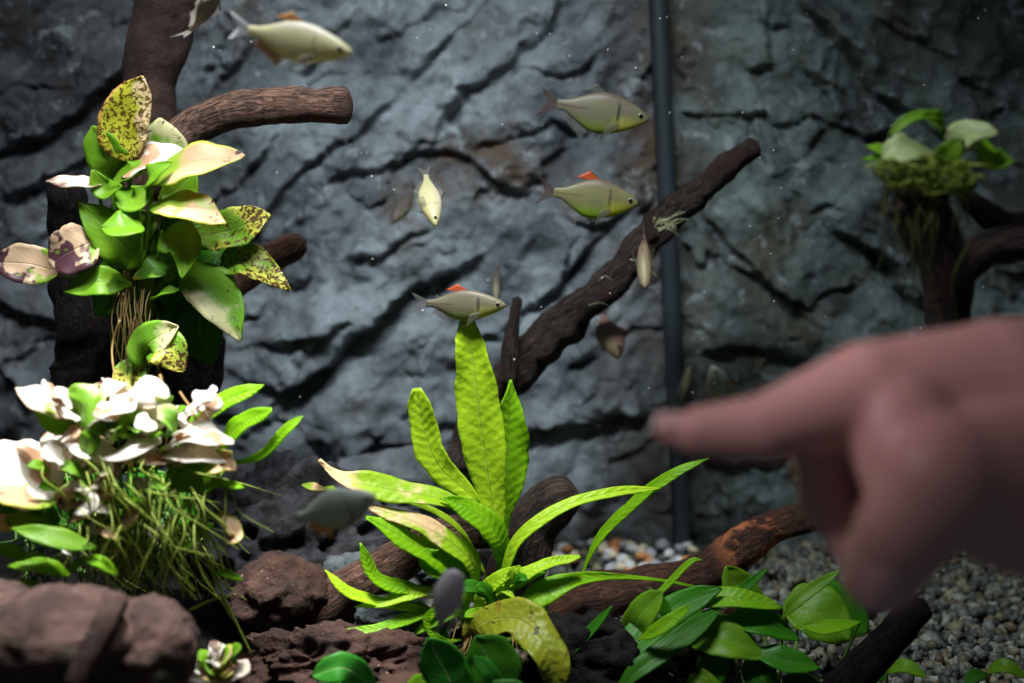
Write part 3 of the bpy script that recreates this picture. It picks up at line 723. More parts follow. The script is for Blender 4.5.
# ------------------------------------------------------------------ bleached bushy plant under the spot lamp
Y1 = .50
t = thing('bleached_plant', at(130, 590, Y1), 'bushy plant with blown white leaves above a tangle of thin green roots', 'plant')
Bl = [
 ([(70, 420), (45, 402, -.005), (16, 388)], 26, 'whiterust', (-.1, -.5, .8), 'oval'),
 ([(76, 430, .003), (55, 420), (34, 405)], 26, 'green', (-.1, -.85, .3), 'oval'),
 ([(78, 428), (84, 405, -.005), (98, 384)], 40, 'paletip', (-.1, -.7, .6), 'round'),
 ([(84, 398, .003), (100, 392), (128, 384)], 18, 'whiterust', (0, -.5, .8), 'oval'),
 ([(95, 425), (112, 402, -.005), (132, 396)], 34, 'white', (0, -.4, .9), 'oval'),
 ([(118, 432), (125, 414, -.006), (132, 396)], 36, 'greenpatch', (0, -.8, .5), 'oval'),
 ([(150, 428), (150, 404, -.006), (146, 376)], 40, 'white', (.1, -.75, .6), 'round'),
 ([(138, 432, -.004), (126, 424, -.01), (132, 408, -.01)], 26, 'green', (.1, -.8, .5), 'oval'),
 ([(118, 452), (92, 446, -.006), (66, 432)], 32, 'white', (0, -.4, .9), 'oval'),
 ([(110, 462), (132, 440, -.008), (156, 436)], 34, 'white', (0, -.4, .9), 'oval'),
 ([(84, 456), (72, 452), (58, 470)], 34, 'white', (-.1, -.6, .7), 'oval'),
 ([(80, 458, -.008), (90, 442, -.012), (98, 430, -.012)], 22, 'green', (0, -.8, .5), 'oval'),
 ([(66, 446), (52, 442), (42, 456)], 20, 'white', (-.1, -.5, .8), 'oval'),
 ([(85, 480), (80, 470, -.008), (68, 462)], 22, 'whiterust', (0, -.6, .7), 'round'),
 ([(95, 482, -.005), (104, 472, -.01), (110, 456, -.01)], 26, 'whiterust', (0, -.6, .7), 'round'),
 ([(118, 462), (138, 455), (158, 448)], 16, 'paletip', (0, -.5, .8), 'oval'),
 ([(160, 452), (190, 434, -.008), (234, 444, -.008)], 26, 'white', (0, -.4, .9), 'oval'),
 ([(158, 458), (185, 452, -.01), (226, 462, -.01)], 22, 'white', (0, -.4, .9), 'oval'),
 ([(206, 452), (222, 460, -.008), (236, 470, -.008)], 22, 'peach', (0, -.5, .8), 'oval'),
 ([(172, 462, -.01), (155, 460, -.012), (138, 462, -.012)], 12, 'white', (0, -.4, .9), 'oval'),
 ([(175, 470), (190, 480), (205, 490)], 36, 'green', (0, -.85, .4), 'heart'),
 ([(185, 480, .01), (205, 476, .01), (212, 462, .01)], 34, 'ferngreen', (0, -.85, .4), 'oval'),
 ([(62, 486), (20, 476, -.004), (-22, 466, -.008)], 66, 'white', (0, -.62, .8), 'disc'),
 ([(58, 500, -.004), (28, 500, -.016), (-10, 490, -.016)], 22, 'peach', (0, -.35, .9), 'oval'),
 ([(76, 510), (68, 500, -.01), (62, 484, -.01)], 24, 'rust', (0, -.7, .6), 'round'),
 ([(76, 505, -.006), (86, 500, -.014), (92, 488, -.014)], 30, 'white', (.1, -.8, .5), 'oval'),
 ([(62, 488, -.008), (72, 485, -.012), (82, 488, -.012)], 14, 'white', (0, -.5, .8), 'oval'),
 ([(96, 488), (106, 492, -.01), (116, 502, -.01)], 18, 'peach', (0, -.6, .7), 'oval'),
 ([(112, 524), (126, 518, -.01), (140, 506, -.01)], 26, 'peach', (0, -.6, .7), 'oval'),
 ([(140, 518, -.005), (148, 508, -.01), (156, 504, -.01)], 18, 'ferngreen', (0, -.8, .5), 'oval'),
 ([(112, 530), (98, 528, -.01), (84, 526, -.01)], 12, 'white', (0, -.5, .8), 'oval'),
 ([(122, 552), (110, 548, -.01), (100, 545, -.01)], 10, 'peach', (0, -.5, .8), 'oval'),
 ([(86, 534), (45, 530, -.01), (6, 515, -.01)], 20, 'green', (0, -.6, .7), 'strap'),
 ([(60, 520, .01), (25, 512, .005), (-12, 500)], 44, 'dark', (0, -.7, .6), 'oval'),
 ([(45, 556), (20, 554, -.01), (-10, 546, -.01)], 13, 'ferngreen', (0, -.6, .7), 'strap'),
 ([(12, 530, -.01), (4, 524, -.015), (-14, 520, -.015)], 16, 'peach', (0, -.6, .7), 'oval'),
 ([(96, 548, -.022), (55, 538, -.026), (12, 528, -.026)], 20, 'green', (0, -.6, .75), 'oval'),
 ([(70, 575, -.02), (45, 566, -.024), (8, 566, -.024)], 15, 'ferngreen', (0, -.6, .75), 'oval'),
 ([(118, 575, -.02), (100, 562, -.022), (82, 560, -.022)], 12, 'ferngreen', (0, -.6, .75), 'oval'),
 ([(62, 576), (75, 566), (88, 556)], 8, 'ferngreen', (0, -.7, .6), 'strap'),
 ([(55, 590), (25, 588), (-5, 582)], 16, 'ferngreen', (0, -.6, .7), 'oval'),
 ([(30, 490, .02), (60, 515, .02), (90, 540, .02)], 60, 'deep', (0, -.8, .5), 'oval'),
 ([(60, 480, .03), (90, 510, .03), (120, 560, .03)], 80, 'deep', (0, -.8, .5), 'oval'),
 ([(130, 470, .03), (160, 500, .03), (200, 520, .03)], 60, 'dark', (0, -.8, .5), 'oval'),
 ([(178, 445, .02), (212, 408, .02), (264, 385, .02)], 19, 'ferngreen', (-.2, -.8, .6), 'strap'),
 ([(220, 450, .02), (240, 425, .015), (272, 410, .01)], 19, 'ferngreen', (-.2, -.8, .6), 'tongue'),
 ([(228, 465, .02), (262, 455, .015), (284, 432, .01), (303, 416, .01)], 11, 'ferngreen', (-.2, -.8, .6), 'strap'),
 ([(196, 490), (222, 484, -.005), (244, 488, -.01)], 8, 'ferngreen', (0, -.5, .8), 'strap'),
 ([(196, 522), (222, 516, -.006), (236, 535, -.01), (226, 543, -.01)], 14, 'peach', (.2, -.5, .8), 'strap'),
 ([(212, 572), (226, 574, -.005), (243, 580, -.01)], 8, 'ferngreen', (0, -.5, .8), 'strap'),
]
for (pts, wd, mt, N, pf) in Bl:
    lf = leaf(t, pts, wd, mt, Y1, N, pf, fold=.15, ripple=.10)
    if pts[0][1] < 530 and mt not in ('deep', 'dark'):
        a = pts[0]; stem(lf, [(a[0] * .3 + 95, 570, .01), (a[0] * .7 + 40, a[1] * .5 + 275, .01), a], Y1, 1.4)
rr = random.Random(77)
for k in range(84):   # small leaves scattered through the root tangle and the crown
    if k < 40: x, y, mt, wd, ln = rr.uniform(48, 215), rr.uniform(400, 475), rr.choice(['white', 'white', 'paletip', 'green', 'whiterust', 'white']), rr.uniform(12, 24), rr.uniform(14, 28)
    else: x, y, mt, wd, ln = rr.uniform(45, 215), rr.uniform(470, 565), rr.choice(['ferngreen', 'green', 'peach', 'white', 'green', 'ferngreen']), rr.uniform(7, 17), rr.uniform(12, 26)
    a = rr.uniform(-.2, math.pi + .2); dz = rr.uniform(-.012, .012)
    leaf(t, [(x, y, dz), (x + math.cos(a) * ln * .5, y - abs(math.sin(a)) * ln * .5 - 2, dz - .004), (x + math.cos(a) * ln, y - math.sin(a) * ln * .6, dz - .006)], wd, mt, Y1, (rr.uniform(-.3, .3), -.6, .75), 'oval', fold=.15, ripple=.12)
rr = random.Random(21); P_ = []
for k in range(210):
    x = rr.gauss(132, 42); y = rr.uniform(455, 540); sl = rr.uniform(-30, 66) if k % 4 else rr.uniform(-50, 90); ln = rr.uniform(30, 110) if k % 4 else rr.uniform(10, 60)
    z0 = rr.uniform(-.02, .03)
    if y + ln > 600: ln = 600 - y
    P_.append([at(x, y, Y1 + z0), at(x + sl * .2 + rr.uniform(-9, 9), y + ln * .3, Y1 + z0 - .006), at(x + sl * .55 + rr.uniform(-9, 9), y + ln * .65, Y1 + z0 - .004), at(x + sl + rr.uniform(-8, 8), y + ln, Y1 + z0)])
strands('roots', M['root'], P_, .00036, t, label='tangle of thin yellow green roots')
P_ = []
for k in range(60):
    x = rr.uniform(10, 190); y = rr.uniform(520, 575); P_.append([at(x, y, Y1 + .02), at(x + rr.uniform(-15, 15), y + 15, Y1 + .01), at(x + rr.uniform(-30, 30), y + rr.uniform(20, 35), Y1 + .01)])
strands('moss_hair', M['moss'], P_, .0006, t)
for pts, r_ in (([(186, 500), (205, 555), (235, 620), (252, 655)], 1.7), ([(190, 520), (215, 545), (228, 590)], 1.6), ([(196, 560), (215, 590), (240, 630)], 1.5), ([(190, 610), (212, 600), (232, 595)], 1.6), ([(160, 375, .01), (168, 410, 0), (165, 455)], 1.5), ([(180, 392, .01), (196, 420, 0), (192, 455)], 1.3), ([(120, 320, .03), (112, 350, .03), (118, 395, .01)], 1.2)):
    stem(t, pts, Y1, r_, 'root' if pts[0][1] > 450 else 'rootbrown', 'runner')
# small bleached plantlet at the bottom
t = thing('small_plant', at(218, 690, .47), 'tiny bleached plantlet with rounded pinkish leaves at the bottom edge', 'plant')
rr = random.Random(15)
for k in range(24):
    a = rr.uniform(0, math.pi); q = rr.uniform(.25, 1); x, y = 220 + math.cos(a) * 26 * q, 676 - math.sin(a) * 28 * q
    dx, dy = math.cos(a) * 15, -math.sin(a) * 9
    leaf(t, [(x - dx * .6, y - dy * .6 + 2, .004 * (1 - q)), (x, y - 2, -.002), (x + dx * .6, y + dy * .6, -.004)], rr.uniform(15, 20), rr.choice(['white', 'peach', 'white', 'whiterust', 'green', 'peach', 'ferngreen']), .47, (rr.uniform(-.3, .3), -.65, .7), 'round', ripple=.05)
stem(t, [(220, 712), (222, 695), (220, 676)], .47, 2.0)

# ------------------------------------------------------------------ java fern in the middle
Y2 = .56
t = thing('water_fern', at(495, 640, Y2), 'bright yellow green fern with long upright and arching fronds in the middle of the tank', 'fern')
Fn = [
 ([(502, 565, .006), (508, 500, .006), (509, 435, .006), (511, 380, .006)], 42, 'ferngreen', (.15, -.95, .1), 'spear', .06),
 ([(502, 560), (490, 490), (480, 420), (473, 360), (466, 318)], 44, 'fern', (-.05, -.9, .35), 'blade', .05),
 ([(499, 560), (478, 505, -.004), (440, 468, -.006), (424, 430, -.006), (417, 388, -.006)], 30, 'fern', (-.1, -.9, .35), 'spoon', .06),
 ([(500, 572), (492, 535, -.005), (450, 503, -.01), (390, 490, -.015), (345, 480, -.018), (320, 459, -.02)], 31, 'fernpale', (.15, -.65, .75), 'spear', .08),
 ([(502, 575), (500, 540, -.008), (470, 510, -.012), (440, 498, -.014)], 30, 'ferngreen', (.2, -.75, .6), 'oval', .06),
 ([(480, 590, -.005), (468, 558, -.012), (425, 528, -.018), (368, 506, -.02)], 24, 'fernpale', (.2, -.6, .75), 'tongue', .05),
 ([(470, 596, -.006), (448, 568, -.016), (410, 542, -.022), (366, 517, -.024)], 26, 'ferngreen', (.25, -.6, .75), 'tongue', .06),
 ([(466, 600, -.006), (456, 575, -.012), (432, 560, -.02), (425, 548, -.02)], 40, 'ferngreen', (.2, -.85, .5), 'oval', .05),
 ([(488, 580), (460, 530, .004), (420, 505, .006), (376, 498, .006)], 7, 'fern', (.1, -.6, .75), 'thin', .02),
 ([(480, 590, .004), (462, 556), (430, 528), (392, 512)], 18, 'ferngreen', (.2, -.6, .75), 'strap', .05),
 ([(450, 600, -.01), (412, 590, -.02), (376, 578, -.025), (360, 543, -.025)], 17, 'ferngreen', (.35, -.7, .6), 'strap', .04),
 ([(445, 612, -.01), (400, 606, -.02), (352, 594, -.028), (325, 570, -.028)], 13, 'fern', (.2, -.6, .75), 'strap', .04),
 ([(450, 592, -.01), (420, 592, -.02), (385, 602, -.025), (355, 607, -.025)], 15, 'fern', (.2, -.6, .75), 'oval', .05),
 ([(440, 606, -.012), (415, 616, -.02), (380, 628, -.028), (333, 634, -.03)], 14, 'ferngreen', (.2, -.6, .75), 'tongue', .04),
 ([(452, 600, -.01), (440, 615, -.018), (412, 636, -.02)], 18, 'ferngreen', (0, -.7, .6), 'oval', .06),
 ([(470, 602), (500, 580, -.01), (518, 540, -.014), (560, 508, -.012), (615, 492, -.006), (662, 488)], 15, 'fern', (-.3, -.75, .6), 'strap', .05),
 ([(580, 578, .01), (598, 540, .008), (630, 506, .004), (670, 476), (709, 458)], 14, 'ferngreen', (-.4, -.8, .5), 'strap', .05),
 ([(480, 606, -.006), (510, 582, -.014), (545, 565, -.016), (580, 556, -.012)], 17, 'fern', (-.2, -.65, .7), 'tongue', .05),
 ([(490, 612, -.004), (506, 590, -.01), (530, 575, -.012), (545, 572, -.012)], 18, 'ferngreen', (-.2, -.65, .7), 'oval', .05),
 ([(478, 618, -.008), (482, 595, -.016), (505, 575, -.02), (520, 570, -.02)], 18, 'fern', (-.1, -.75, .6), 'oval', .05),
 ([(488, 640, -.008), (498, 610, -.018), (515, 585, -.02)], 22, 'ferngreen', (-.2, -.85, .5), 'oval', .05),
 ([(470, 628, -.01), (462, 605, -.02), (478, 585, -.02)], 20, 'fern', (0, -.8, .5), 'oval', .06),
 ([(735, 603, .02), (690, 586, .01), (630, 577), (575, 580, -.01), (540, 595, -.015), (517, 618, -.018)], 30, 'ferngreen', (0, -.75, .6), 'tailed', .06),
 ([(470, 650, -.02), (478, 626, -.03), (520, 620, -.04), (548, 650, -.05), (558, 700, -.05)], 38, 'fernold', (.1, -.75, .6), 'strap', .12),
 ([(462, 640, -.015), (440, 640, -.02), (428, 620, -.02), (445, 600, -.02)], 12, 'ferngreen', (0, -.8, .5), 'strap', .05),
 ([(445, 640), (430, 620, -.005), (402, 600, -.01)], 14, 'ferngreen', (.1, -.8, .5), 'strap', .05),
 ([(490, 645, .01), (520, 630, .01), (548, 600, .01)], 18, 'dark', (-.1, -.8, .5), 'strap', .05),
 ([(455, 650, .01), (435, 630, .01), (420, 600, .01)], 22, 'dark', (.1, -.8, .5), 'oval', .05),
]
rr = random.Random(8)
for k in range(18):
    x0 = rr.uniform(462, 512); a = rr.uniform(.15, math.pi - .15); ln = rr.uniform(30, 62); y0 = rr.uniform(596, 636); dz = rr.uniform(-.02, .004)
    ex, ey = x0 + math.cos(a) * ln, y0 - math.sin(a) * ln * .7
    Fn.append(([(x0, y0, dz), ((x0 + ex) / 2, (y0 + ey) / 2 - 8, dz - .004), (ex, ey + 4, dz - .008)], rr.uniform(8, 16), rr.choice(['fern', 'ferngreen', 'ferngreen', 'dark']), (rr.uniform(-.3, .3), -.7, .6), 'strap', .05))
for (pts, wd, mt, N, pf, rp) in Fn:
    if mt != 'fernold' and pts[-1][1] > 400: wd *= .8
    leaf(t, pts, wd, mt, Y2, N, pf, fold=.14, ripple=rp * 3.2, name='frond', n=44, wave=.12)
rr = random.Random(33); P_ = []
for k in range(60):
    x = rr.uniform(452, 520); P_.append([at(x, rr.uniform(600, 640), Y2 - .02), at(x + rr.uniform(-10, 10), 645, Y2 - .028), at(x + rr.uniform(-20, 20), rr.uniform(655, 680), Y2 - .03)])
strands('roots', M['rootbrown'], P_[:24], .0003, t)
wood('rhizome', [(450, 640), (480, 630), (520, 628)], Y2 - .005, [8, 11, 8], M['woodblack'], t)
# low oval-leaved plant in front of the fern
t = thing('low_plant', at(450, 700, .485), 'low plant with smooth oval dark green leaves in front of the fern', 'plant')
for pts, wd, mt, N in (([(462, 704), (446, 672, -.002), (428, 638, -.006)], 48, 'lush', (.1, -.95, .3)), ([(505, 700, .01), (492, 665, .01), (476, 636, .01)], 58, 'deep', (.1, -.9, .4)), ([(412, 706), (420, 690), (430, 678)], 30, 'ferngreen', (0, -.7, .6)), ([(496, 696, -.005), (490, 674, -.008), (474, 656, -.01)], 18, 'lush', (.3, -.85, .4)), ([(470, 712, -.01), (500, 698, -.01), (530, 690, -.01)], 36, 'deep', (.1, -.8, .5))):
    lf = leaf(t, pts, wd, mt, .485, N, 'round', fold=.06); stem(lf, [(452, 715, 0), (455, 708, 0), pts[0]], .485, 2)
t = thing('low_plant', at(345, 705, .485), 'single low green oval leaf seedling on the rock at the bottom edge', 'plant')
lf = leaf(t, [(374, 690), (345, 668, -.01), (312, 676, -.01)], 32, 'lush', .485, (0, -.85, .5), 'round', fold=.08); stem(lf, [(360, 712), (372, 700), (372, 688)], .49, 2)
leaf(t, [(368, 700), (350, 690, -.01), (322, 696, -.01)], 26, 'deep', .49, (0, -.7, .7), 'oval')

# ------------------------------------------------------------------ low plants on the gravel
Y3 = .53
t = thing('dark_strap_plant', at(620, 700, Y3), 'dark green strap leaved plant leaning over the gravel beside the fern', 'plant')
S = [
 ([(588, 700, -.01), (622, 655, -.01), (670, 612), (722, 588)], 34, 'dark', (-.3, -.75, .55), 'strap'),
 ([(610, 700, -.02), (640, 668, -.02), (690, 632, -.01), (720, 606)], 22, 'deep', (-.3, -.75, .55), 'strap'),
 ([(600, 690, .005), (640, 650, .005), (655, 615, 0), (650, 588)], 44, 'dark', (-.2, -.85, .4), 'oval'),
 ([(628, 640), (640, 616, -.005), (662, 590, -.005)], 30, 'green', (-.2, -.8, .5), 'round'),
 ([(638, 640, -.015), (660, 628, -.02), (690, 606, -.02)], 14, 'ferngreen', (-.3, -.7, .6), 'strap'),
 ([(560, 662, -.01), (582, 640, -.01), (612, 606, -.01)], 10, 'dark', (-.3, -.8, .5), 'strap'),
 ([(640, 610, .02), (662, 590, .02), (690, 562, .02), (702, 560, .02)], 7, 'ferngreen', (-.3, -.8, .5), 'thin'),
 ([(560, 700, .0), (600, 670), (630, 640)], 30, 'deep', (-.2, -.85, .4), 'strap'),
]
for pts, wd, mt, N, pf in S: leaf(t, pts, wd, mt, Y3, N, pf, fold=.15, ripple=.08)
t = thing('low_broad_plant', at(770, 700, .535), 'low bushy plant with broad green leaves on the gravel under the hand', 'plant')
S = [
 ([(660, 612), (690, 602), (735, 598, -.005), (782, 608, -.005)], 21, 'ferngreen', (0, -.6, .75), 'strap'),
 ([(762, 612, .015), (742, 592, .015), (726, 566, .015)], 36, 'green', (0, -.85, .45), 'round'),
 ([(716, 596, .01), (740, 590, .01), (768, 568, .01)], 10, 'dark', (0, -.8, .5), 'strap'),
 ([(782, 618, -.005), (800, 598, -.005), (840, 570, 0)], 13, 'green', (-.2, -.8, .5), 'strap'),
 ([(784, 604, .02), (815, 612, .015), (850, 640, .01)], 54, 'green', (.1, -.75, .6), 'round'),
 ([(800, 596, .03), (835, 608, .03), (868, 632, .03)], 50, 'dark', (.1, -.75, .6), 'round'),
 ([(860, 622, .0), (825, 628, -.005), (800, 626, -.005)], 14, 'ferngreen', (0, -.5, .8), 'oval'),
 ([(722, 620), (760, 622, -.005), (800, 640, -.005)], 28, 'dark', (0, -.65, .7), 'oval'),
 ([(686, 640), (725, 640, -.01), (768, 658, -.01)], 36, 'green', (0, -.65, .7), 'oval'),
 ([(700, 636, .004), (722, 628), (752, 634)], 26, 'green', (0, -.65, .7), 'oval'),
 ([(752, 650, -.008), (785, 660, -.012), (820, 668, -.012)], 26, 'dark', (0, -.65, .7), 'oval'),
 ([(720, 650, .0), (712, 668, -.01), (704, 700, -.012)], 34, 'deep', (0, -.8, .5), 'oval'),
 ([(750, 655, .0), (760, 675, -.01), (775, 700, -.012)], 34, 'deep', (0, -.8, .5), 'oval'),
 ([(682, 648), (672, 640), (664, 630)], 18, 'green', (0, -.7, .6), 'oval'),
 ([(700, 606, .01), (690, 616, .01), (672, 640, .01)], 26, 'dark', (0, -.7, .6), 'oval'),
 ([(780, 690, -.01), (800, 684, -.01), (830, 690, -.01)], 24, 'deep', (0, -.7, .6), 'oval'),
 ([(690, 676, -.01), (700, 680, -.015), (725, 690, -.015)], 22, 'green', (0, -.7, .6), 'oval'),
]
for pts, wd, mt, N, pf in S:
    lf = leaf(t, pts, wd, mt, .535, N, pf, fold=.18, ripple=.06)
    a = pts[0]; stem(lf, [(a[0] * .5 + 385, 700, .0), (a[0] * .8 + 156, a[1] * .5 + 345, .01), a], .535, 1.5)
for i, (x, y, lab) in enumerate([(905, 668, 'small green seedling beside the blackish log end'), (1005, 668, 'tiny green seedling on the gravel near the picture corner')]):
    t = thing('seedling', at(x, 683 + 5, .53), lab, 'plant')
    leaf(t, [(x - 18, y + 4), (x, y - 2, -.005), (x + 22, y + 10, -.008)], 14, 'green', .53, (0, -.6, .75), 'oval')
    leaf(t, [(x - 18, y + 6), (x - 30, y + 8, -.005), (x - 42, y + 18, -.008)], 14, 'deep', .53, (0, -.6, .75), 'oval')
    stem(t, [(x - 18, y + 26), (x - 18, y + 15), (x - 18, y + 4)], .53, 1.4)

# ------------------------------------------------------------------ wood and plant near the upper right
Y4 = .47
t = thing('driftwood', at(935, 350, Y4), 'dark forked driftwood behind the wrist carrying the small pale plant', 'driftwood')
wood('trunk', [(905, 192), (925, 225), (945, 265), (950, 330), (945, 420)], Y4, [30, 28, 24, 22, 26], M['wood'], t, seed=41, rough=.22)
wood('branch', [(950, 280), (985, 250), (1010, 245), (1060, 240)], Y4, [20, 18, 18, 26], M['wood'], t, seed=42, rough=.22)
wood('branch', [(1060, 225), (1010, 228), (975, 205), (960, 190)], Y4 + .01, [24, 16, 10, 6], M['woodblack'], t, seed=43, rough=.22)
wood('branch', [(900, 200), (915, 190), (950, 196)], Y4 - .005, [16, 18, 14], M['woodblack'], t, seed=44, rough=.2)
t = thing('epiphyte_plant', at(925, 190, Y4), 'small pale green plant with trailing roots on the forked driftwood', 'plant')
S = [
 ([(938, 160, -.01), (908, 150, -.02), (882, 158, -.02)], 26, 'palegreen', (0, -.6, .75), 'round'),
 ([(944, 142), (938, 118, -.005), (912, 118, -.008), (888, 136, -.01)], 9, 'green', (0, -.6, .7), 'strap'),
 ([(942, 138), (938, 122, -.006), (922, 114, -.008)], 16, 'green', (.1, -.8, .5), 'oval'),
 ([(898, 162), (884, 152), (866, 146)], 10, 'ferngreen', (0, -.6, .7), 'oval'),
 ([(900, 170), (880, 158), (862, 160)], 5, 'ferngreen', (0, -.6, .7), 'thin'),
 ([(958, 156), (966, 136, -.005), (998, 132, -.01)], 26, 'palegreen', (.1, -.7, .6), 'oval'),
 ([(984, 140), (990, 158, -.005), (1014, 162, -.008)], 22, 'ferngreen', (.2, -.85, .3), 'oval'),
 ([(935, 175, -.015), (948, 155, -.02), (960, 138, -.02)], 24, 'green', (0, -.8, .4), 'oval'),
 ([(930, 182, -.015), (912, 182, -.02), (892, 186, -.02)], 14, 'fernpale', (0, -.7, .6), 'oval'),
 ([(950, 182, -.015), (958, 170, -.02), (970, 166, -.02)], 18, 'ferngreen', (0, -.8, .4), 'oval'),
 ([(940, 190, -.015), (925, 176, -.02), (915, 172, -.02)], 20, 'green', (0, -.8, .4), 'oval'),
 ([(950, 190, -.015), (960, 184, -.02), (978, 186, -.02)], 20, 'dark', (0, -.8, .4), 'oval'),
]
for pts, wd, mt, N, pf in S: leaf(t, pts, wd, mt, Y4, N, pf, ripple=.08)
rr = random.Random(44); P_ = []
for k in range(70):
    x = rr.uniform(888, 972); y = rr.uniform(160, 186)
    P_.append([at(x, y, Y4 - .02), at(x + rr.uniform(-25, 25), y + rr.uniform(-10, 12), Y4 - .028), at(x + rr.uniform(-30, 30), y + rr.uniform(0, 20), Y4 - .025)])
strands('roots', M['root'], P_, .0005, t, label='matted pale roots')
P_ = []
for k in range(17):
    x = rr.choice([rr.uniform(920, 975), rr.uniform(885, 935)]); y = 186; ln = rr.uniform(50, 140) if x > 915 else rr.uniform(30, 120)
    dx = rr.uniform(-8, 30) if x < 920 else rr.uniform(-10, 10)
    P_.append([at(x, y, Y4 - .022), at(x + dx * .4 + rr.uniform(-8, 8), y + ln * .4, Y4 - .027), at(x + dx * .8 + rr.uniform(-6, 6), y + ln * .7, Y4 - .027), at(x + dx, y + ln, Y4 - .025)])
strands('hanging_roots', plain('root_olive', (0.10, 0.11, 0.03), .7, var=.4), P_, .00035, t, label='long trailing olive roots')

# yellow leaf scrap lying on the lava rock
t = thing('fallen_leaf', at(322, 492, .60), 'curled yellow and orange leaf scrap lying on the lava rock', 'leaf')
leaf(t, [(302, 485), (314, 487, -.003), (326, 490)], 8, 'peach', .60, (0, -.6, .8), 'oval', name='leaf_half')
leaf(t, [(324, 488), (332, 490, -.003), (342, 493)], 7, 'fernpale', .60, (0, -.6, .8), 'oval', name='leaf_half')

# ------------------------------------------------------------------ fish
def fishmat(name, top, side, belly, bar=0.7, front=(0.75, 0.8, 0.1)):
    m, nt, out = newmat(name); b = NB(nt)
    tc = b.n('ShaderNodeTexCoord'); sx = b.n('ShaderNodeSeparateXYZ'); b.l(tc.outputs['Object'], sx.inputs[0]); x, y, z = sx.outputs
    c = b.mix(b.ramp(z, -0.17, -0.04), belly, side); c = b.mix(b.ramp(z, 0.04, 0.14), c, top)
    fr = b.math('MULTIPLY', b.ramp(x, 0.12, 0.28), b.ramp(z, 0.02, -0.10)); c = b.mix(b.math('MULTIPLY', fr, 0.75), c, front)
    # dark shoulder bar and a line along the tail stalk
    d = b.math('ABSOLUTE', b.math('SUBTRACT', x, 0.215)); k = b.math('MULTIPLY', b.ramp(d, 0.022, 0.008), b.math('MULTIPLY', b.ramp(z, -0.10, -0.04), b.ramp(z, 0.11, 0.06)))
    c = b.mix(b.math('MULTIPLY', k, bar), c, (0.02, 0.02, 0.02))
    g = b.math('ABSOLUTE', b.math('SUBTRACT', x, 0.285)); k3 = b.math('MULTIPLY', b.ramp(g, 0.012, 0.003), b.ramp(z, 0.09, 0.04)); c = b.mix(b.math('MULTIPLY', k3, 0.35 * bar), c, (0.2, 0.18, 0.08))
    l_ = b.math('ABSOLUTE', b.math('ADD', z, 0.0)); k2 = b.math('MULTIPLY', b.ramp(l_, 0.010, 0.003), b.ramp(x, 0.0, -0.12)); c = b.mix(b.math('MULTIPLY', k2, 0.8 * bar), c, (0.05, 0.03, 0.02))
    sc = b.n('ShaderNodeTexVoronoi'); b.l(tc.outputs['Object'], sc.inputs['Vector']); sc.inputs['Scale'].default_value = 34
    c = b.mix(b.math('MULTIPLY', b.ramp(sc.outputs[0], 0.3, 0.7), 0.10), c, tuple(v * .5 for v in side))
    pr = b.n('ShaderNodeBsdfPrincipled'); b.l(c, pr.inputs['Base Color']); pr.inputs['Roughness'].default_value = 0.42
    pr.inputs['Metallic'].default_value = 0.0; b.l(b.bump(sc.outputs[0], .08, .0005), pr.inputs['Normal'])
    tr = b.n('ShaderNodeBsdfTranslucent'); b.l(c, tr.inputs[0]); mx = b.n('ShaderNodeMixShader'); mx.inputs[0].default_value = .42
    b.l(pr.outputs[0], mx.inputs[1]); b.l(tr.outputs[0], mx.inputs[2]); b.l(mx.outputs[0], out.inputs[0]); return m
def finmat(name, c, alpha=.5):
    m, nt, out = newmat(name); b = NB(nt)
    tc = b.n('ShaderNodeTexCoord'); wv = b.noise(tc.outputs['Object'], 30, 2)
    pr = b.n('ShaderNodeBsdfPrincipled'); b.l(b.mix(wv, c, tuple(v * .7 for v in c)), pr.inputs['Base Color']); pr.inputs['Roughness'].default_value = .4
    tl = b.n('ShaderNodeBsdfTranslucent'); tl.inputs[0].default_value = (*c, 1)
    m1 = b.n('ShaderNodeMixShader'); m1.inputs[0].default_value = .5; b.l(pr.outputs[0], m1.inputs[1]); b.l(tl.outputs[0], m1.inputs[2])
    tr = b.n('ShaderNodeBsdfTransparent'); mx = b.n('ShaderNodeMixShader'); mx.inputs[0].default_value = alpha
    b.l(tr.outputs[0], mx.inputs[1]); b.l(m1.outputs[0], mx.inputs[2]); b.l(mx.outputs[0], out.inputs[0]); return m
FM = {
 'olive': fishmat('fish_olive', (0.20, 0.16, 0.115), (0.25, 0.23, 0.15), (0.28, 0.38, 0.05)),
 'bright': fishmat('fish_yellow_green', (0.24, 0.18, 0.12), (0.30, 0.29, 0.13), (0.34, 0.55, 0.02), bar=.5, front=(.75, .8, .02)),
 'pale': fishmat('fish_pale_cream', (0.66, 0.6, 0.5), (0.62, 0.58, 0.34), (0.70, 0.66, 0.35), bar=.25, front=(.7, .62, .3)),
 'grey': fishmat('fish_grey', (0.15, 0.12, 0.10), (0.19, 0.16, 0.14), (0.2, 0.18, 0.13), bar=.3, front=(.35, .33, .2)),
 'haze': fishmat('fish_dull_blue_grey', (0.42, 0.45, 0.40), (0.55, 0.6, 0.52), (0.6, 0.58, 0.32), bar=.4, front=(.4, .4, .3)),
 'lilac': fishmat('fish_lilac_grey', (0.6, 0.52, 0.58), (0.6, 0.55, 0.6), (0.5, 0.45, 0.5), bar=.1, front=(.55, .5, .5)),
 'pink': fishmat('fish_dusky_pink', (0.34, 0.20, 0.16), (0.40, 0.25, 0.20), (0.38, 0.28, 0.18), bar=.2, front=(.5, .46, .25)),
}
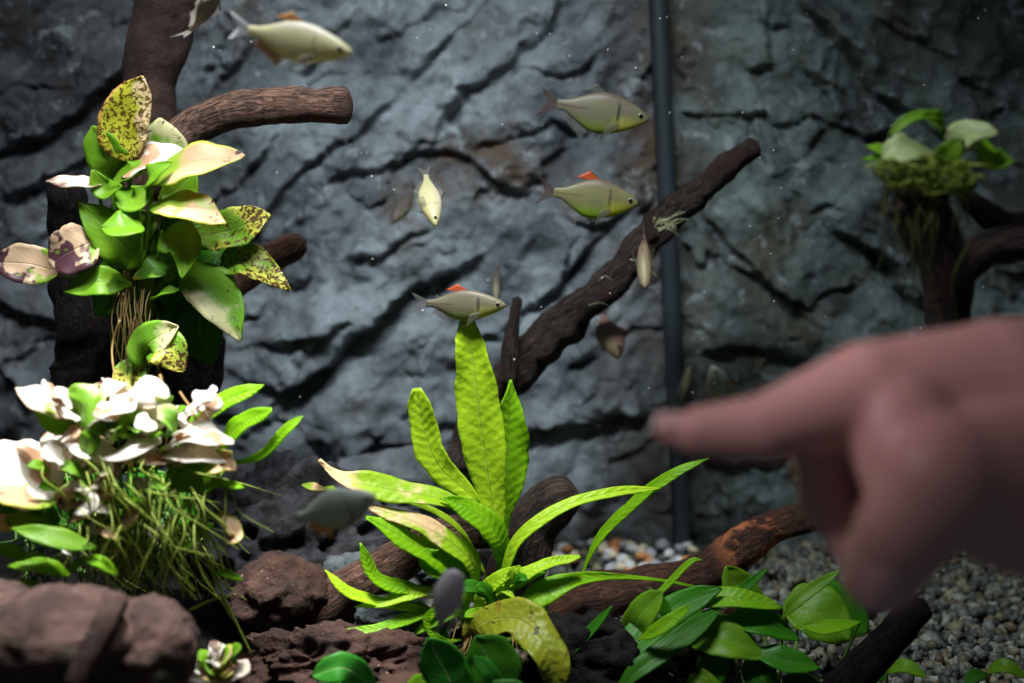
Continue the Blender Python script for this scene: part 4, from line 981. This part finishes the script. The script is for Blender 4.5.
FIN = {'clear': finmat('fin_clear', (0.3, 0.28, 0.25), .35), 'red': finmat('fin_red_orange', (0.85, 0.17, 0.05), .8), 'orange': finmat('fin_orange', (0.70, 0.32, 0.06), .7), 'black': finmat('fin_black', (.015, .012, .01), .95), 'white': finmat('fin_whitish', (.7, .7, .72), .8), 'brown': finmat('fin_red_brown', (.14, .07, .045), .38)}
EYE = plain('eye_black', (0.006, 0.006, 0.006), .15, .8, var=0); IRIS = plain('eye_silver', (.20, .18, .11), .35, .5)
st = [(.500, 0.004, -.006, .004), (.485, .022, -.030, .018), (.45, .046, -.054, .032), (.40, .074, -.082, .044), (.34, .100, -.112, .053), (.26, .128, -.145, .060), (.17, .150, -.172, .064), (.08, .158, -.185, .062), (-.02, .142, -.175, .054), (-.11, .108, -.135, .042), (-.19, .072, -.088, .030), (-.26, .048, -.052, .020), (-.32, .040, -.042, .013), (-.345, .038, -.040, .008)]
def fish_meshes():
    n = 40; seg = 20; V, Fc = [], []
    arr = np.array(st)
    for k in range(n):
        t = k / (n - 1) * (len(st) - 1); i = min(int(t), len(st) - 2); f = t - i; f2 = f
        Q = [arr[max(i - 1, 0)], arr[i], arr[i + 1], arr[min(i + 2, len(st) - 1)]]
        r = 0.5 * (2 * Q[1] + (Q[2] - Q[0]) * f + (2 * Q[0] - 5 * Q[1] + 4 * Q[2] - Q[3]) * f * f + (3 * Q[1] - Q[0] - 3 * Q[2] + Q[3]) * f ** 3)
        x, tp, bt, hw = r; mid = (tp + bt) / 2; hh = (tp - bt) / 2
        for j in range(seg):
            a = 2 * math.pi * j / seg; cy, sz = math.cos(a), math.sin(a)
            V.append((x, hw * (abs(cy) ** .9) * (1 if cy > 0 else -1), mid + hh * sz))
    for k in range(n - 1):
        for j in range(seg): Fc.append((k * seg + j, (k + 1) * seg + j, (k + 1) * seg + (j + 1) % seg, k * seg + (j + 1) % seg))
    Fc.append(tuple(range(seg))); Fc.append(tuple((n - 1) * seg + j for j in range(seg))[::-1])
    body = (V, Fc)
    def fin(rays, thick=.004, yo=0.0, splay=0.0):
        """rays: list of (root xz, tip xz); a fan of folded rays"""
        V, Fc = [], []; m = 5; n = len(rays)
        for sgn in (1, -1):
            for k, (a, b) in enumerate(rays):
                for q in range(m):
                    u = q / (m - 1); x = a[0] + (b[0] - a[0]) * u; z = a[1] + (b[1] - a[1]) * u
                    y = yo + sgn * thick * (1 - .8 * u) + splay * u + .0015 * (k % 2)
                    V.append((x, y, z))
        N = n * m
        for k in range(n - 1):
            for q in range(m - 1):
                a = k * m + q
                Fc.append((a, a + 1, a + m + 1, a + m)); Fc.append((N + a, N + a + m, N + a + m + 1, N + a + 1))
        for q in range(m - 1):
            Fc.append((q, N + q, N + q + 1, q + 1)); a = (n - 1) * m + q; Fc.append((a, a + 1, N + a + 1, N + a))
        for k in range(n - 1):
            a = k * m + m - 1; Fc.append((a, N + a, N + a + m, a + m))
        return V, Fc
    def lerp(a, b, t): return (a[0] + (b[0] - a[0]) * t, a[1] + (b[1] - a[1]) * t)
    tail = []
    for k in range(13):
        t = k / 12; s_ = t * 2 - 1
        root = (-.335, .034 * s_ * -1); depth = .095 + .085 * abs(s_) ** 1.3
        tail.append((root, (-.335 - depth, -.125 * s_ * (abs(s_) ** .25 if s_ else 0))))
    dorsal = [((.10 - .12 * k / 7, .150 - .012 * k / 7), (.0 - .12 * k / 7 - .02, .225 - .07 * (k / 7) ** .8)) for k in range(8)]
    anal = [((-.02 - .22 * k / 9, -.165 + .115 * k / 9), (-.10 - .19 * k / 9, -.255 + .15 * (k / 9) ** .7)) for k in range(10)]
    adip = [((-.20 - .03 * k / 3, .068 - .01 * k / 3), (-.235 - .025 * k / 3, .10 - .012 * k)) for k in range(4)]
    pelv = [((.10 - .04 * k / 4, -.176), (.03 - .05 * k / 4, -.245 + .03 * k / 4)) for k in range(5)]
    pect = [((.24, -.075 - .03 * k / 4), (.13 - .01 * k, -.10 - .035 * k)) for k in range(5)]
    return body, fin(tail), fin(dorsal), fin(anal), fin(adip), fin(pelv, yo=.01), fin(pect, yo=.055, splay=.03), fin(pect, yo=-.055, splay=-.03), fin(dorsal[:2])
body, tailf, dors, anal, adip, pelv, pec1, pec2, dedge = fish_meshes()
def mk(name, vf, mat):
    me = bpy.data.meshes.new(name); me.from_pydata(vf[0], [], vf[1]); me.materials.append(mat); me.polygons.foreach_set('use_smooth', [True] * len(me.polygons)); me.update(); return me
def ball(c, r, fl=.5):
    v, f = ico(2); return [tuple(np.array(c) + p * np.array([r, r * fl, r])) for p in v], [tuple(q) for q in f]
def fish(nose, tail, Yn, Yt, label, skin='olive', dorsalc='red', tailc='clear', analc='clear', hscale=1.0, up=(0, 0, 1), wscale=1.0, bend=0.0, group=None):
    a = at(nose[0], nose[1], Yn); b = at(tail[0], tail[1], Yt); L = (a - b).length
    X = (a - b).normalized(); Z = Vector(up); Z = (Z - X * Z.dot(X)).normalized(); Yv = Z.cross(X)
    c = (a + b) / 2
    root = bpy.data.objects.new('fish', None); root.empty_display_size = .01; link(root)
    root.matrix_world = Matrix.Translation(c) @ Matrix((X, Yv, Z)).transposed().to_4x4() @ Matrix.Diagonal((L, L * wscale, L * hscale, 1))
    tag(root, label, 'fish', group or 'small fish swimming in the tank')
    def part(name, vf, mat, pz=None):
        V = vf[0]
        if bend:
            V = [(x, y + bend * min(0, x) ** 2 * 4, z) for x, y, z in V]
        o = bpy.data.objects.new(name, mk(name, (V, vf[1]), mat)); link(o); o.parent = root; return o
    part('body', body, FM[skin]); part('tail_fin', tailf, FIN[tailc]); d = part('dorsal_fin', dors, FIN[dorsalc])
    e = bpy.data.objects.new('fin_edge', mk('fin_edge', dedge, FIN['black'])); link(e); e.parent = d
    e.location = (.004, 0, .002)
    part('anal_fin', anal, FIN[analc]); part('adipose_fin', adip, FIN['clear']); part('pelvic_fin', pelv, FIN['clear'])
    part('pectoral_fin', pec1, FIN['clear']); part('pectoral_fin', pec2, FIN['clear'])
    for s_ in (1, -1):
        i_ = part('eye', ball((.415, s_ * .036, .012), .026, .45), IRIS)
        p_ = bpy.data.objects.new('pupil', mk('pupil', ball((.417, s_ * .043, .012), .018, .5), EYE)); link(p_); p_.parent = i_
    return root
fish((352, 52), (230, 26), .455, .465, 'large blurred cream fish above the thick red brown branch', 'pale', 'orange', 'white', 'orange', up=(-.05, -.1, 1), hscale=.9)
fish((649, 119), (540, 101), .63, .63, 'plain olive fish with dark shoulder bar, just above the red finned fish', 'olive', 'clear', 'brown', hscale=1.1)
fish((638, 203), (538, 190), .61, .61, 'yellow bellied fish with a bright red dorsal fin beside the seam strip', 'bright', 'red', 'brown', hscale=1.15)
fish((506, 305), (412, 303), .555, .56, 'olive green fish touching the tip of the tallest fern frond', 'olive', 'red', 'clear', hscale=.95)
fish((436, 226), (424, 166), .585, .61, 'cream yellow fish facing the viewer head down', 'pale', 'clear', 'clear', up=(.4, .6, .6), wscale=1.5, hscale=.8)
fish((391, 224), (417, 184), .70, .72, 'small dusky brown fish just beside the cream yellow one', 'grey', 'clear', 'brown', up=(-.5, .3, .6), hscale=.8, wscale=1.6)
fish((496, 303), (499, 258), .68, .70, 'tiny brown fish seen end on behind the olive green fish', 'grey', 'clear', 'clear', up=(.2, 1, .2), hscale=.8, wscale=1.3)
fish((645, 288), (644, 228), .60, .63, 'slim pinkish fish hanging head down in front of the slanting branch', 'pink', 'red', 'clear', up=(.1, .9, .3), hscale=.9, wscale=1.4)
fish((619, 357), (600, 308), .66, .70, 'small brownish fish with a red fin below the slanting branch', 'pink', 'red', 'brown', up=(.5, .8, .3), hscale=.9, wscale=1.6)
fish((690, 366), (676, 420), .70, .72, 'faint mirror image of a grey fish beside the seam strip above the fingertip', 'grey', 'clear', 'clear', up=(.1, 1, .2), hscale=.8, wscale=1.2)  # reflection in the side glass, modelled as a solid fish
fish((712, 366), (728, 412), .70, .73, 'faint mirror image of an olive fish just above the middle of the index finger', 'haze', 'orange', 'clear', up=(1, .5, .2), hscale=.9)  # also a reflected fish given a solid body
fish((376, 496), (284, 522), .43, .435, 'out of focus grey fish drifting over the black lava rock', 'haze', 'clear', 'clear', 'orange', hscale=1.25, up=(0, -.15, 1))
fish((456, 570), (437, 634), .43, .445, 'out of focus slim grey fish upright in front of the fern base', 'lilac', 'clear', 'clear', up=(.2, 1, .2), hscale=1.0, wscale=2.4)
fish((222, -38), (194, 50), .52, .53, 'blurred brownish fish cut by the top edge beside the dark branch', 'grey', 'clear', 'clear', up=(.6, .8, 0), hscale=.8, wscale=1.2, bend=-.25)

# specks floating in the water
rs = np.random.RandomState(4); VV, FF = [], []; v1, f1 = ico(1)
for k in range(150):
    px, py = rs.uniform(180, 1000), rs.uniform(0, 460); Yk = rs.uniform(.55, .72)
    p = at(px, py, Yk); VV.append(v1 * (.00018 + .0003 * rs.rand()) + np.array(p)); FF.append(f1 + k * len(v1))
o = meshobj('water_specks', np.concatenate(VV), [tuple(q) for q in np.concatenate(FF)], plain('speck', (.6, .6, .55))); tag(o, 'tiny pale specks suspended in the tank water', 'specks', kind='stuff')

# ------------------------------------------------------------------ the pointing hand outside the glass
YH = .305
def capsules(segs):
    """joined round cones: (p0, r0, p1, r1) in world metres"""
    V, Fc = [], []
    for (a, r0, b, r1) in segs:
        n = 14; base = len(V); ax = (b - a); L = ax.length; T = ax.normalized()
        U = T.cross(Vector((.3, .2, 1))).normalized(); B = T.cross(U); seg = 28; rings = []
        for k in range(8): q = k / 8 * math.pi / 2; rings.append((a - T * r0 * math.cos(q), r0 * math.sin(q)))
        for k in range(n + 1): f = k / n; rings.append((a.lerp(b, f), r0 + (r1 - r0) * f))
        for k in range(1, 9): q = k / 8 * math.pi / 2; rings.append((b + T * r1 * math.sin(q), r1 * math.cos(q)))
        rings = [(p, max(r, 1e-5)) for p, r in rings]
        for p, r in rings:
            for j in range(seg): an = 2 * math.pi * j / seg; V.append(p + U * (r * math.cos(an)) + B * (r * math.sin(an)))
        for k in range(len(rings) - 1):
            for j in range(seg): j2 = (j + 1) % seg; Fc.append((base + k * seg + j, base + k * seg + j2, base + (k + 1) * seg + j2, base + (k + 1) * seg + j))
        Fc.append(tuple(base + j for j in range(seg))[::-1]); Fc.append(tuple(base + (len(rings) - 1) * seg + j for j in range(seg)))
    return V, Fc
def H(px, py, dy, r): return (at(px, py, YH + dy), r * pxm(YH))
chains = [
 [H(667, 430, .004, 15), H(700, 432, .002, 27), H(768, 428, 0, 36), H(872, 394, .004, 56), H(1000, 405, .012, 92), H(1160, 415, .02, 112)],   # index finger and its metacarpal
 [H(880, 412, .016, 56), H(822, 448, .013, 34), H(830, 494, .016, 37), H(866, 548, .010, 33), H(908, 530, .010, 32)],                                      # middle finger, folded
 [H(900, 425, .034, 54), H(848, 500, .034, 34), H(880, 560, .024, 32), H(920, 540, .022, 30)],                                      # ring finger
 [H(920, 440, .048, 46), H(880, 510, .048, 30), H(905, 560, .038, 28), H(935, 545, .034, 26)],                                      # little finger
 [H(880, 412, .018, 58), H(1000, 440, .030, 90), H(1160, 450, .034, 105)],
 [H(900, 425, .034, 54), H(1010, 460, .042, 86), H(1160, 470, .04, 100)],
 [H(920, 440, .048, 46), H(1020, 480, .05, 76), H(1160, 480, .045, 95)],
 [H(1160, 470, .01, 118), H(1030, 480, .0, 100), H(945, 478, -.012, 66), H(905, 530, -.012, 50), H(882, 574, -.006, 41)],         # thumb, folded in
 [H(900, 420, .0, 60), H(925, 470, -.006, 64), H(1020, 480, 0, 98)],
 [H(1160, 455, .02, 118), H(1420, 470, .03, 120), H(1700, 480, .05, 135)],                                                           # forearm
]
segs = []
for ch in chains:
    for i in range(len(ch) - 1): segs.append((ch[i][0], ch[i][1], ch[i + 1][0], ch[i + 1][1]))
V, Fc = capsules(segs)
hand0 = meshobj('hand_rough', V, Fc, M['stem'])
md = hand0.modifiers.new('r', 'REMESH'); md.mode = 'VOXEL'; md.voxel_size = .0011; md.use_smooth_shade = True
md = hand0.modifiers.new('s', 'SMOOTH'); md.factor = .5; md.iterations = 14
dg = bpy.context.evaluated_depsgraph_get(); ev = hand0.evaluated_get(dg); me = bpy.data.meshes.new_from_object(ev)
loc = hand0.location.copy(); bpy.data.objects.remove(hand0)
def skinmat(name, a, b2, c3):
    m, nt, out = newmat(name); b = NB(nt); tc = b.n('ShaderNodeTexCoord')
    n = b.noise(tc.outputs['Object'], 70, 4); c = b.mix(n, a, b2); c = b.mix(b.ramp(b.noise(tc.outputs['Object'], 22, 2), .5, .75), c, c3)
    pr = b.n('ShaderNodeBsdfPrincipled'); b.l(c, pr.inputs['Base Color']); pr.inputs['Roughness'].default_value = .5
    pr.inputs['Subsurface Weight'].default_value = .25; pr.inputs['Subsurface Radius'].default_value = (.006, .002, .001); pr.inputs['Subsurface Scale'].default_value = 1.0
    b.l(b.bump(b.noise(tc.outputs['Object'], 600, 4), .3, .0004), pr.inputs['Normal']); b.l(pr.outputs[0], out.inputs[0]); return m
me.materials.clear(); me.materials.append(skinmat('skin', (.44, .26, .22), (.54, .33, .29), (.52, .27, .26)))
person = thing('person', at(1010, 600, YH), "person's bare hand pointing with the index finger at the tank glass, other fingers folded", 'person')
hd = bpy.data.objects.new('hand', me); link(hd); hd.parent = person; hd.location = loc - person.location
me.polygons.foreach_set('use_smooth', [True] * len(me.polygons))
# fingernails, slightly domed plates set into the upper side of the tip
def nail(c, T, N, L, Wd, parent):
    T = T.normalized(); N = (N - T * N.dot(T)).normalized(); B = T.cross(N); V, Fc = [], []; n, m = 9, 9
    for top in (1, 0):
        for k in range(n):
            for j in range(m):
                u = k / (n - 1) * 2 - 1; v = j / (m - 1) * 2 - 1; ww = Wd * (1 - .25 * max(0, u) ** 3 - .15 * max(0, -u) ** 2)
                V.append(c + T * (u * L - .15 * L * v * v * (1 if u > 0 else -.5)) + B * (v * ww) + N * (-.40 * Wd * v * v - .10 * L * u * u + (.0003 if top else -.0004)))
    for k in range(n - 1):
        for j in range(m - 1): a = k * m + j; Fc.append((a, a + 1, a + m + 1, a + m)); q = n * m + a; Fc.append((q, q + m, q + m + 1, q + 1))
    return meshobj('fingernail', V, Fc, NAILM, parent)
NAILM = plain('nail', (.56, .36, .33), .45, .4, var=.05)
WORLD['hand'] = loc.copy()
p0, p1 = at(667, 430, YH + .004), at(700, 432, YH + .002)
nail(at(677, 415, YH + .0025), p0 - p1, Vector((-.15, -.25, 1)), .0050, .0036, hd)
nail(at(884, 590, YH - .017), at(882, 574, YH - .006) - at(905, 530, YH - .012), Vector((-.2, -1, -.1)), .0055, .0050, hd)

bpy.context.view_layer.update()
